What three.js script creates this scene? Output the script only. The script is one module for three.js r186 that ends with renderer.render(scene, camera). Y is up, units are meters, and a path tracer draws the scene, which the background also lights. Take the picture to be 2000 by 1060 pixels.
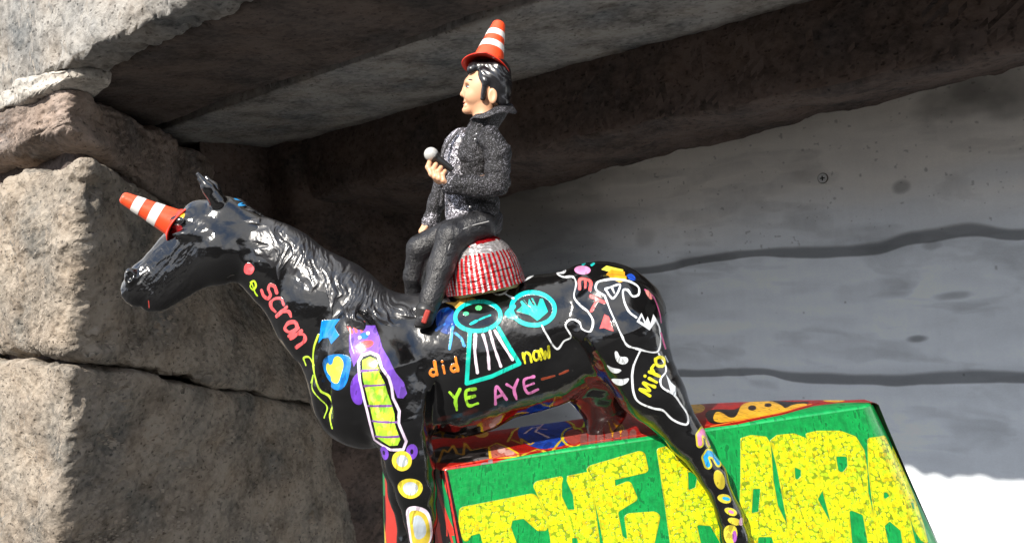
import * as THREE from 'three';
import { mergeGeometries, mergeVertices } from 'three/addons/utils/BufferGeometryUtils.js';
import { RoundedBoxGeometry } from 'three/addons/geometries/RoundedBoxGeometry.js';

// ---------------------------------------------------------------- camera, sky, sun, exposure
const scene = new THREE.Scene();
const F = 1700, DEP = 0.63, EYE = 1.3, ROLL = 5 * Math.PI / 180, S = DEP / F;   // S: metres per photo pixel at the horse
const camera = new THREE.PerspectiveCamera(2 * Math.atan(530 / F) * 180 / Math.PI, 2000 / 1060, 0.01, 200);
camera.position.set(0, EYE, DEP);
camera.rotation.set(0, 0, -ROLL);
camera.updateMatrixWorld();
const renderer = new THREE.WebGLRenderer({ antialias: true });
renderer.setSize(1024, 542);
renderer.toneMapping = THREE.LinearToneMapping;
renderer.toneMappingExposure = 1.5;
renderer.shadowMap.enabled = true;

const SUN_AZ = 28 * Math.PI / 180, SUN_EL = 36.5 * Math.PI / 180;
const sunDir = new THREE.Vector3(-Math.sin(SUN_AZ) * Math.cos(SUN_EL), Math.sin(SUN_EL), Math.cos(SUN_AZ) * Math.cos(SUN_EL));
const sun = new THREE.DirectionalLight(new THREE.Color(1, 0.93, 0.83), 5.0);
sun.position.copy(sunDir).multiplyScalar(6).add(new THREE.Vector3(0, EYE, 0));
sun.target.position.set(0, EYE, 0); scene.add(sun.target);
sun.castShadow = true; sun.shadow.mapSize.set(2048, 2048); sun.shadow.radius = 1;
Object.assign(sun.shadow.camera, { left: -2, right: 2, top: 2, bottom: -2, near: 0.5, far: 14 });
sun.shadow.bias = -0.0005;
scene.add(sun);

// ---------------------------------------------------------------- noise
function hsh(x, y, z, s) {
  let h = Math.imul(x, 374761393) ^ Math.imul(y, 668265263) ^ Math.imul(z, 2147483647 - 1013904223) ^ Math.imul(s + 17, 1274126177);
  h = Math.imul(h ^ (h >>> 13), 1274126177); h ^= h >>> 16; h = Math.imul(h, 2246822519); h ^= h >>> 13;
  return (h >>> 0) / 4294967296;
}
const sm = (t) => t * t * t * (t * (t * 6 - 15) + 10);
const lerp = (a, b, t) => a + (b - a) * t, clamp = (x, a = 0, b = 1) => Math.min(b, Math.max(a, x));
const sstep = (a, b, x) => { const t = clamp((x - a) / (b - a)); return t * t * (3 - 2 * t); };
function vn(x, y, z, s = 0) {
  const i = Math.floor(x), j = Math.floor(y), k = Math.floor(z), u = sm(x - i), v = sm(y - j), w = sm(z - k);
  const a = lerp(lerp(hsh(i, j, k, s), hsh(i + 1, j, k, s), u), lerp(hsh(i, j + 1, k, s), hsh(i + 1, j + 1, k, s), u), v);
  const b = lerp(lerp(hsh(i, j, k + 1, s), hsh(i + 1, j, k + 1, s), u), lerp(hsh(i, j + 1, k + 1, s), hsh(i + 1, j + 1, k + 1, s), u), v);
  return lerp(a, b, w) * 2 - 1;
}
function fbm(x, y, z, o = 4, s = 0) { let a = 0.5, r = 0; for (let i = 0; i < o; i++) { r += a * vn(x, y, z, s + i); x *= 2.03; y *= 2.03; z *= 2.03; a *= 0.5; } return r; }
function tn(x, y, p, s) {                            // value noise that repeats every p cells
  const i = Math.floor(x), j = Math.floor(y), u = sm(x - i), v = sm(y - j), m = (n) => ((n % p) + p) % p;
  return lerp(lerp(hsh(m(i), m(j), 0, s), hsh(m(i + 1), m(j), 0, s), u), lerp(hsh(m(i), m(j + 1), 0, s), hsh(m(i + 1), m(j + 1), 0, s), u), v) * 2 - 1;
}
function tfbm(u, v, p, o, s) { let a = 0.5, r = 0; for (let i = 0; i < o; i++) { r += a * tn(u * p, v * p, p, s + i); p *= 2; a *= 0.5; } return r; }
let seed = 7; const rnd = () => hsh(seed++, 3, 5, 11);

{ // sky: blue with broken white cloud, a computed sheet of radiance
  const W = 1024, H = 512, d = new Float32Array(W * H * 4);
  for (let j = 0; j < H; j++) for (let i = 0; i < W; i++) {
    const el = ((j + 0.5) / H - 0.5) * Math.PI, az = ((i + 0.5) / W - 0.5) * 2 * Math.PI;
    const x = Math.cos(el) * Math.cos(az), y = Math.sin(el), z = Math.cos(el) * Math.sin(az);
    const up = Math.max(0, y), hz = Math.pow(1 - up, 3);
    let c = [lerp(0.20, 0.52, hz), lerp(0.34, 0.60, hz), lerp(0.62, 0.72, hz)];
    const q = 1 / (up + 0.25), n = fbm(x * q * 1.6, 3 + y, z * q * 1.6, 5, 31);
    const cl = sstep(-0.5, 0.12, n) * sstep(-0.02, 0.12, y), lit = 0.92 + 0.22 * fbm(x * q * 3, 9, z * q * 3, 3, 41);
    c = [lerp(c[0], lit, cl), lerp(c[1], lit, cl), lerp(c[2], lit * 1.02, cl)];
    const g = sstep(0.0, -0.03, y), o = (j * W + i) * 4;
    d[o] = lerp(c[0], 0.06, g); d[o + 1] = lerp(c[1], 0.058, g); d[o + 2] = lerp(c[2], 0.055, g); d[o + 3] = 1;
  }
  const t = new THREE.DataTexture(d, W, H, THREE.RGBAFormat, THREE.FloatType);
  t.mapping = THREE.EquirectangularReflectionMapping; t.magFilter = t.minFilter = THREE.LinearFilter; t.needsUpdate = true;
  scene.background = t; scene.environment = t; scene.backgroundIntensity = scene.environmentIntensity = 1.15;
}

// ---------------------------------------------------------------- helpers
const CR = Math.cos(ROLL), SR = Math.sin(ROLL), V = (x, y, z) => new THREE.Vector3(x, y, z);
// point seen at photo pixel (px, py) and standing d metres in front of the lens
function Pd(px, py, d) { const x = (px - 1000) / F * d, y = (530 - py) / F * d; return V(x * CR + y * SR, EYE - x * SR + y * CR, DEP - d); }
function onPlane(px, py, p0, n) {                    // where the sight line of a photo pixel meets a plane
  const o = V(0, EYE, DEP), r = Pd(px, py, 1).sub(o); return o.clone().addScaledVector(r, p0.clone().sub(o).dot(n) / r.dot(n));
}
const YAW = 40 * Math.PI / 180, CY = Math.cos(YAW), SY = Math.sin(YAW);
// the recess: e along the wall, p inwards from its face, h above the eye
const A = (e, p, h) => V(e * CY + p * SY, EYE + h, -0.05 + e * SY - p * CY);
const used = {};
function numbered(n) { used[n] = (used[n] || 0) + 1; return used[n] === 1 ? n : n + '_' + String(used[n] - 1).padStart(3, '0'); }
function thing(name, label, category, pos = V(0, 0, 0), group) {
  const o = new THREE.Group(); o.name = numbered(name); o.position.copy(pos); o.userData = { label, category }; if (group) o.userData.group = group; scene.add(o); return o;
}
function part(name, geo, mat, parent, label) {
  const m = new THREE.Mesh(geo, mat); m.name = name; m.castShadow = m.receiveShadow = true; if (label) m.userData.label = label; parent.add(m); return m;
}
const std = (o) => new THREE.MeshStandardMaterial(o), phys = (o) => new THREE.MeshPhysicalMaterial(o);
const col = (r, g, b) => new THREE.Color(r, g, b);
function dataTex(W, H, f, srgb) {
  const d = new Uint8Array(W * H * 4);
  for (let j = 0; j < H; j++) for (let i = 0; i < W; i++) { const c = f(i / W, j / H), o = (j * W + i) * 4; for (let k = 0; k < 3; k++) d[o + k] = clamp(c[k]) * 255; d[o + 3] = 255; }
  const t = new THREE.DataTexture(d, W, H); t.wrapS = t.wrapT = THREE.RepeatWrapping; t.magFilter = THREE.LinearFilter; t.minFilter = THREE.LinearMipmapLinearFilter; t.generateMipmaps = true;
  if (srgb) t.colorSpace = THREE.SRGBColorSpace; t.needsUpdate = true; return t;
}
// uv in metres by the face's main direction, corners no longer shared
function boxUV(g, k = 1) {
  g = g.index ? g.toNonIndexed() : g; const p = g.attributes.position, uv = new Float32Array(p.count * 2), a = V(), b = V(), c = V();
  for (let i = 0; i < p.count; i += 3) {
    a.fromBufferAttribute(p, i); b.fromBufferAttribute(p, i + 1); c.fromBufferAttribute(p, i + 2);
    const n = b.clone().sub(a).cross(c.clone().sub(a)), x = Math.abs(n.x), y = Math.abs(n.y), z = Math.abs(n.z);
    [a, b, c].forEach((q, m) => { const [s, t] = y > x && y > z ? [q.x, q.z] : x > z ? [q.z, q.y] : [q.x, q.y]; uv[(i + m) * 2] = s * k; uv[(i + m) * 2 + 1] = t * k; });
  }
  g.setAttribute('uv', new THREE.BufferAttribute(uv, 2)); return g;
}
// a rough block from 8 corners [front: TL TR BR BL, back: TL TR BR BL], rounded and displaced
function block(cn, seg, disp, round = 14) {
  let g = new THREE.BoxGeometry(2, 2, 2, ...seg); g.deleteAttribute('uv'); g.deleteAttribute('normal'); g = mergeVertices(g, 1e-4);
  const p = g.attributes.position, t = V();
  for (let i = 0; i < p.count; i++) {
    let c = [p.getX(i), p.getY(i), p.getZ(i)];
    const n = Math.pow(Math.abs(c[0]) ** round + Math.abs(c[1]) ** round + Math.abs(c[2]) ** round, 1 / round); c = c.map((q) => q / n);
    const u = (c[0] + 1) / 2, v = (1 - c[1]) / 2, w = (1 - c[2]) / 2; t.set(0, 0, 0);
    cn.forEach((q, m) => { const b = m % 4, f = m < 4 ? 1 - w : w; t.addScaledVector(q, f * (b === 1 || b === 2 ? u : 1 - u) * (b > 1 ? v : 1 - v)); });
    p.setXYZ(i, t.x, t.y, t.z);
  }
  g.computeVertexNormals(); const nn = g.attributes.normal.clone();
  for (let i = 0; i < p.count; i++) { const x = p.getX(i), y = p.getY(i), z = p.getZ(i), d = disp(x, y, z); p.setXYZ(i, x + nn.getX(i) * d, y + nn.getY(i) * d, z + nn.getZ(i) * d); }
  g.computeVertexNormals(); return g;
}
// surface of a distance field f(x, y, z) (negative inside), in photo pixels, by surface nets
function mesher(f, lo, hi, cell, uvf, amp = 0) {
  const N = [0, 1, 2].map((k) => Math.ceil((hi[k] - lo[k]) / cell) + 1), [nx, ny, nz] = N, D = new Float32Array(nx * ny * nz), B = 7;
  for (let K = 0; K < nz; K += B) for (let J = 0; J < ny; J += B) for (let I = 0; I < nx; I += B) {
    const h = (B - 1) / 2, m = f(lo[0] + (I + h) * cell, lo[1] + (J + h) * cell, lo[2] + (K + h) * cell), far = Math.abs(m) > B * cell * 1.7 + amp;
    for (let k = K; k < Math.min(nz, K + B); k++) for (let j = J; j < Math.min(ny, J + B); j++) for (let i = I; i < Math.min(nx, I + B); i++)
      D[(k * ny + j) * nx + i] = far ? m : f(lo[0] + i * cell, lo[1] + j * cell, lo[2] + k * cell);
  }
  const id = new Int32Array(nx * ny * nz).fill(-1), P = [], ix = [], st = [1, nx, nx * ny];
  for (let k = 0; k < nz - 1; k++) for (let j = 0; j < ny - 1; j++) for (let i = 0; i < nx - 1; i++) {
    const o = (k * ny + j) * nx + i; let x = 0, y = 0, z = 0, n = 0;
    for (let e = 0; e < 12; e++) {
      const ax = e >> 2, b1 = e & 1, b2 = (e >> 1) & 1, c = [0, 0, 0]; c[(ax + 1) % 3] = b1; c[(ax + 2) % 3] = b2;
      const q = o + c[0] + c[1] * st[1] + c[2] * st[2], d0 = D[q], d1 = D[q + st[ax]];
      if ((d0 < 0) !== (d1 < 0)) { c[ax] = d0 / (d0 - d1); x += c[0]; y += c[1]; z += c[2]; n++; }
    }
    if (n) { id[o] = P.length / 3; P.push(lo[0] + (i + x / n) * cell, lo[1] + (j + y / n) * cell, lo[2] + (k + z / n) * cell); }
  }
  for (let k = 1; k < nz - 1; k++) for (let j = 1; j < ny - 1; j++) for (let i = 1; i < nx - 1; i++) {
    const o = (k * ny + j) * nx + i, s = D[o] < 0;
    for (let a = 0; a < 3; a++) {
      if (s === (D[o + st[a]] < 0)) continue;
      const u = st[(a + 1) % 3], v = st[(a + 2) % 3], q = [id[o - u - v], id[o - v], id[o], id[o - u]]; if (!s) q.reverse();
      ix.push(q[0], q[1], q[2], q[0], q[2], q[3]);
    }
  }
  const n = P.length / 3, nr = new Float32Array(n * 3), uv = new Float32Array(n * 2), e = cell * 0.5;
  for (let i = 0; i < n; i++) {
    const x = P[i * 3], y = P[i * 3 + 1], z = P[i * 3 + 2];
    let a = f(x + e, y, z) - f(x - e, y, z), b = f(x, y + e, z) - f(x, y - e, z), c = f(x, y, z + e) - f(x, y, z - e); const l = Math.hypot(a, b, c) || 1;
    nr[i * 3] = a / l; nr[i * 3 + 1] = b / l; nr[i * 3 + 2] = c / l;
    const w = uvf ? uvf(x, y, z) : [x / 100, y / 100]; uv[i * 2] = w[0]; uv[i * 2 + 1] = w[1];
  }
  const g = new THREE.BufferGeometry();
  g.setAttribute('position', new THREE.BufferAttribute(new Float32Array(P), 3)); g.setAttribute('normal', new THREE.BufferAttribute(nr, 3));
  g.setAttribute('uv', new THREE.BufferAttribute(uv, 2)); g.setIndex(ix); return g;
}
// a joint as measured on the photograph, drawn in towards the axis by its nearness z (pixels of the horse's plane)
const J = (px, py, z = 0) => { const k = 1 - z / F; return [(px - 1000) * k, (530 - py) * k, z]; };
const cap = (a, b, ra, rb, k = 10, zs = 1) => ({ t: 0, a, b, ra, rb, k, zs });
const ell = (c, r, k = 10, sub = 0) => ({ t: 1, c, r, k, sub });
function chain(pts, k = 10, zs = 1) { const o = []; for (let i = 1; i < pts.length; i++) { const a = pts[i - 1], b = pts[i]; o.push(cap(J(a[0], a[1], a[2]), J(b[0], b[1], b[2]), a[3], b[3], k, zs)); } return o; }
function field(prims, disp) {
  const q = prims.map((p) => p.t ? p : { ...p, ax: p.a[0], ay: p.a[1], az: p.a[2] / p.zs, dx: p.b[0] - p.a[0], dy: p.b[1] - p.a[1], dz: (p.b[2] - p.a[2]) / p.zs });
  q.forEach((p) => { if (!p.t) p.l2 = p.dx * p.dx + p.dy * p.dy + p.dz * p.dz || 1e-9; });
  return (x, y, z) => {
    let d = 1e9;
    for (let i = 0; i < q.length; i++) {
      const p = q[i]; let e;
      if (p.t) {
        const a = (x - p.c[0]) / p.r[0], b = (y - p.c[1]) / p.r[1], c = (z - p.c[2]) / p.r[2], k0 = Math.sqrt(a * a + b * b + c * c);
        const a1 = a / p.r[0], b1 = b / p.r[1], c1 = c / p.r[2]; e = k0 < 1e-6 ? -Math.min(...p.r) : k0 * (k0 - 1) / Math.sqrt(a1 * a1 + b1 * b1 + c1 * c1);
      } else {
        const X = x - p.ax, Y = y - p.ay, Z = z / p.zs - p.az; let t = (X * p.dx + Y * p.dy + Z * p.dz) / p.l2; t = t < 0 ? 0 : t > 1 ? 1 : t;
        const a = X - p.dx * t, b = Y - p.dy * t, c = Z - p.dz * t; e = Math.sqrt(a * a + b * b + c * c) - p.ra - (p.rb - p.ra) * t;
      }
      if (p.sub) { const h = clamp(0.5 - 0.5 * (d + e) / p.k); d = lerp(d, -e, h) + p.k * h * (1 - h); } else if (d > 1e8) d = e;
      else { const h = Math.max(p.k - Math.abs(d - e), 0) / p.k; d = Math.min(d, e) - h * h * p.k * 0.25; }
    }
    return disp ? d + disp(x, y, z) : d;
  };
}
// pixels of the horse's plane -> metres from a thing's base (bx, by, bz in the same pixels)
const toM = (g, b) => { g.translate(-b[0], -b[1], -b[2]); g.scale(S, S, S); return g; };
const TILT = new THREE.Quaternion().setFromAxisAngle(V(0, 0, 1), -ROLL);
function leaning(name, label, cat, b) { const t = thing(name, label, cat, Pd(1000 + b[0], 530 - b[1], DEP)); t.position.z += b[2] * S; t.position.copy(V(b[0] * S, b[1] * S, 0).applyQuaternion(TILT)).add(V(0, EYE, b[2] * S)); t.quaternion.copy(TILT); return t; }
// ---------------------------------------------------------------- ground, stone wall, painted board
{ const g = new THREE.PlaneGeometry(160, 160, 1, 1); g.rotateX(-Math.PI / 2);
  const m = part('ground', g, std({ color: col(0.038, 0.037, 0.036), roughness: 0.95 }), scene); m.userData.kind = 'structure'; m.userData.label = 'dark paving in front of the stone wall'; }

{ // a tall dark stone building stands across the street; it shows only as the dark band mirrored in the gloss of the horse
  const b = thing('street_building', 'long dark stone building across the street behind the viewer, mirrored in the glossy horse', 'building', V(0, 0, 22));
  const dk = std({ color: col(0.10, 0.085, 0.07), roughness: 0.95 }), tr = std({ color: col(0.16, 0.14, 0.12), roughness: 0.9 }), gl = phys({ color: col(0.02, 0.025, 0.03), roughness: 0.05 });
  const bx = (w, h, d, x, y, z) => { const g = new THREE.BoxGeometry(w, h, d); g.translate(x, y, z); return g; };
  part('wall', bx(76, 5.7, 7, 0, 2.85, 3.5), dk, b); part('cornice', bx(76.4, 0.25, 0.4, 0, 5.62, -0.18), tr, b); part('roof', bx(76, 0.18, 6.6, 0, 5.84, 3.7), dk, b);
  for (let i = 0; i < 24; i++) for (const y of [1.7, 4.3]) { const f = part('window', bx(1.3, 1.7, 0.12, -34.5 + i * 3, y, -0.05), tr, b); part('pane', bx(1.08, 1.48, 0.02, -34.5 + i * 3, y, -0.12), gl, f); }
}
const stoneTex = dataTex(1024, 1024, (u, v) => {
  const a = tfbm(u, v, 6, 5, 1), b = tfbm(u, v, 40, 3, 9), s = hsh(u * 1024 | 0, v * 1024 | 0, 1, 2), p = tfbm(u, v, 64, 2, 55);
  let k = 0.72 + 0.46 * a + 0.34 * b + 0.26 * (s - 0.5); if (p > 0.3) k *= 1 - clamp((p - 0.3) * 2.5) * 0.7;
  const w = tfbm(u, v, 4, 3, 77) * 0.08; return [k + w, k, k - w];
});
const stoneBump = dataTex(1024, 1024, (u, v) => {
  const a = tfbm(u, v, 24, 4, 21), p = tfbm(u, v, 64, 2, 55), s = hsh(u * 1024 | 0, v * 1024 | 0, 1, 2); let k = 0.55 + 0.45 * a + 0.14 * (s - 0.5); if (p > 0.3) k -= (p - 0.3) * 0.9; return [k, k, k];
});
const stoneMat = (r, g, b, bump = 0.0035) => std({ color: col(r, g, b), map: stoneTex, bumpMap: stoneBump, bumpScale: bump, roughness: 0.96 });
const rock = (amp, s, lay = 1) => (x, y, z) => amp * (fbm(x * 10, y * 10 * lay, z * 10, 3, s) * 0.95 - 0.5 * Math.max(0, fbm(x * 24, y * 24 * lay, z * 24, 3, s + 5) - 0.16) * 2.2 + 0.10 * fbm(x * 48, y * 48 * lay, z * 48, 3, s + 7) + 0.17 * fbm(x * 150, y * 150 * lay, z * 150, 3, s + 9));
const slab = (amp, s) => (x, y, z) => amp * (fbm(x * 6, y * 6, z * 6, 3, s) + 0.35 * fbm(x * 60, y * 60, z * 60, 3, s + 4) - 0.9 * Math.max(0, fbm(x * 34, y * 34, z * 34, 2, s + 8) - 0.32));

const wall = thing('stone_wall', 'rough weathered sandstone wall and lintel around the dark recess behind the horse', 'wall', A(-0.8, 0.2, -1.3));
function stone(name, cn, seg, disp, mat, round, label) { const g = boxUV(block(cn, seg, disp, round), 1 / 0.3); g.translate(-wall.position.x, -wall.position.y, -wall.position.z); return part(name, g, mat, wall, label); }
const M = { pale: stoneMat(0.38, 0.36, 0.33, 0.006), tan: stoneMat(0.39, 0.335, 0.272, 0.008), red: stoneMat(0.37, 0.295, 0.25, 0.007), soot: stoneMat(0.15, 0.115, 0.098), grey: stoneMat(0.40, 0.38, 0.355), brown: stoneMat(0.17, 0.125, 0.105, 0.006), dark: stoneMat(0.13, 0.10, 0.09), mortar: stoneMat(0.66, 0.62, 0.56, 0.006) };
// front lintel: sunlit pale face, sooty soffit
const lipY = (x, y, z) => { const h = y - EYE - 0.325; return Math.exp(-Math.abs(h) / 0.03) * (0.016 * fbm(x * 26, y * 26, z * 26, 3, 66) + 0.006 * fbm(x * 60, y * 60, z * 60, 2, 67)); };
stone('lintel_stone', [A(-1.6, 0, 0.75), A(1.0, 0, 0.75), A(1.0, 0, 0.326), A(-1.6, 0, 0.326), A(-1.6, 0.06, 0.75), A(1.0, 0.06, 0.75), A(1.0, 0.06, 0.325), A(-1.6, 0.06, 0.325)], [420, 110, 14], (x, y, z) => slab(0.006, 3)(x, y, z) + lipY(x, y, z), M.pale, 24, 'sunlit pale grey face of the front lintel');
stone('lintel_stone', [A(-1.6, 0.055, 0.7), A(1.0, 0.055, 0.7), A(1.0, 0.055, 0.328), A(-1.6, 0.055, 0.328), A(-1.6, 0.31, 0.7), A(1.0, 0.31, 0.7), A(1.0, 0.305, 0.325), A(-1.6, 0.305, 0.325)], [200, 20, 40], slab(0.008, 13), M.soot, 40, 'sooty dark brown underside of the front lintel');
stone('lintel_stone', [A(-1.5, 0.33, 0.7), A(1.0, 0.33, 0.7), A(1.0, 0.335, 0.327), A(-1.5, 0.335, 0.327), A(-1.5, 0.66, 0.7), A(1.0, 0.635, 0.7), A(1.0, 0.628, 0.322), A(-1.5, 0.66, 0.322)], [240, 16, 46], (x, y, z) => slab(0.006, 23)(x, y, z), M.grey, 40, 'smoother grey middle lintel stone');
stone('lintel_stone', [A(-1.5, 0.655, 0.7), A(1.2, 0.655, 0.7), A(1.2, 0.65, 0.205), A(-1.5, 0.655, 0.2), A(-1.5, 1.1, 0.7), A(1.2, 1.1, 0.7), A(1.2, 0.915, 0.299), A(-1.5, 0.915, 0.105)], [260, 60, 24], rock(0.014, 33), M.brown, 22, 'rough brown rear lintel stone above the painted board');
// joint packing, well back in the gap between the first two lintels
stone('mortar', [A(-1.5, 0.29, 0.7), A(1, 0.29, 0.7), A(1, 0.29, 0.36), A(-1.5, 0.29, 0.36), A(-1.5, 0.35, 0.7), A(1, 0.35, 0.7), A(1, 0.35, 0.36), A(-1.5, 0.35, 0.36)], [40, 4, 2], slab(0.004, 43), M.dark, 40);
// jamb: a flat broken bed stone, two big rock-faced quoins, the darker stones further in
stone('stone', [A(-1.5, 0, 0.313), A(-0.74, 0.0, 0.312), A(-0.752, 0.0, 0.247), A(-1.5, 0, 0.225), A(-1.5, 0.7, 0.32), Pd(428, 318, 1.85), Pd(392, 452, 1.72), A(-1.5, 0.7, 0.2)], [100, 34, 110], rock(0.015, 51, 3.2), M.red, 12, 'thin broken reddish bed stone under the lintel');
stone('stone', [A(-1.5, 0.01, 0.218), Pd(172, 294, 1.13), Pd(128, 693, 1.2), A(-1.5, 0, -0.05), A(-1.5, 0.6, 0.2), Pd(440, 470, 1.75), Pd(655, 800, 1.92), A(-1.5, 0.6, -0.1)], [160, 140, 150], rock(0.021, 61), M.tan, 26, 'upper tan rock-faced corner stone');
stone('stone', [A(-1.5, 0, -0.055), Pd(136, 706, 1.2), Pd(104, 1150, 1.27), A(-1.5, 0, -0.55), A(-1.5, 0.6, -0.1), Pd(650, 806, 1.92), Pd(728, 1150, 1.92), A(-1.5, 0.6, -0.6)], [140, 150, 160], rock(0.017, 71), M.tan, 30, 'lower tan rock-faced corner stone');
stone('mortar', [A(-1.5, 0.03, 0.26), A(-0.82, 0.05, 0.26), A(-0.98, 0.05, -0.3), A(-1.5, 0.03, -0.3), A(-1.5, 0.5, 0.2), Pd(370, 400, 1.7), Pd(480, 830, 1.95), A(-1.5, 0.5, -0.3)], [40, 40, 40], rock(0.01, 81), M.dark, 14);
stone('mortar', [A(-1.5, -0.006, 0.336), A(-0.745, -0.008, 0.332), A(-0.738, -0.006, 0.302), A(-1.5, -0.004, 0.303), A(-1.5, 0.1, 0.333), A(-0.735, 0.07, 0.33), A(-0.735, 0.07, 0.306), A(-1.5, 0.1, 0.306)], [140, 14, 20], rock(0.014, 93), M.mortar, 6, 'crumbling pale mortar at the corner below the lintel');
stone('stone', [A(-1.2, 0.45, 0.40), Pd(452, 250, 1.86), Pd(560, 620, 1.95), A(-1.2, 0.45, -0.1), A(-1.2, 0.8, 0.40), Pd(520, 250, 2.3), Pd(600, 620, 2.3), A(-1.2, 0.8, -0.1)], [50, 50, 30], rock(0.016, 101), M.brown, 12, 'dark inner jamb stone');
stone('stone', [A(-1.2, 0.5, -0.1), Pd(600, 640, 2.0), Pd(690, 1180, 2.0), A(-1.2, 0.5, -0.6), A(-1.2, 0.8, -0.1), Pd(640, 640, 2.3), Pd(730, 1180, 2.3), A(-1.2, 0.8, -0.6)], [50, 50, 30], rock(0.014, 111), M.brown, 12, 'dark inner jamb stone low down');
stone('lintel_stone', [A(-3.2, 0.004, 0.75), A(-1.57, 0.004, 0.75), A(-1.57, 0.004, 0.326), A(-3.2, 0.004, 0.326), A(-3.2, 0.5, 0.75), A(-1.57, 0.5, 0.75), A(-1.57, 0.5, 0.326), A(-3.2, 0.5, 0.326)], [80, 24, 12], slab(0.006, 141), M.pale, 30);
stone('stone', [A(-3.0, 0, 0.318), A(-1.49, 0, 0.318), A(-1.49, 0, -0.06), A(-3.0, 0, -0.06), A(-3.0, 0.5, 0.318), A(-1.49, 0.5, 0.318), A(-1.49, 0.5, -0.06), A(-3.0, 0.5, -0.06)], [100, 40, 12], rock(0.018, 151), M.tan, 30);
stone('stone', [A(-2.7, 0, -0.07), A(-1.49, 0, -0.07), A(-1.49, 0, -0.6), A(-2.7, 0, -0.6), A(-2.7, 0.5, -0.07), A(-1.49, 0.5, -0.07), A(-1.49, 0.5, -0.6), A(-2.7, 0.5, -0.6)], [80, 50, 12], rock(0.018, 161), M.tan, 30);
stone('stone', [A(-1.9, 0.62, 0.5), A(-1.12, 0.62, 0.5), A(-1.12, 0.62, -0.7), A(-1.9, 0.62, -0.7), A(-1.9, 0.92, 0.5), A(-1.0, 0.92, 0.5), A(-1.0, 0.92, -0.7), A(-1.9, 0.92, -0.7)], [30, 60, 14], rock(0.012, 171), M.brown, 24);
const brickMat = [stoneMat(0.22, 0.10, 0.075), stoneMat(0.18, 0.09, 0.07), stoneMat(0.25, 0.12, 0.085)];
for (let r = 0; r < 7; r++) {                                  // a dark brick edge beyond the quoins
  const y = 690 + r * 66, x0 = 640 + (r % 2) * 14, x1 = 775 + (r % 2) * 6;
  stone('brick', [Pd(x0, y, 1.95), Pd(x1, y, 1.95), Pd(x1, y + 58, 1.95), Pd(x0, y + 58, 1.95), Pd(x0, y, 2.05), Pd(x1, y, 2.05), Pd(x1, y + 58, 2.05), Pd(x0, y + 58, 2.05)], [14, 8, 8], rock(0.004, 120 + r), brickMat[r % 3], 14);
}
stone('mortar', [Pd(630, 680, 1.965), Pd(765, 680, 1.965), Pd(765, 1160, 1.965), Pd(630, 1160, 1.965), Pd(630, 680, 2.06), Pd(765, 680, 2.06), Pd(765, 1160, 2.06), Pd(630, 1160, 2.06)], [8, 30, 8], slab(0.004, 131), M.dark, 20);

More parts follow.
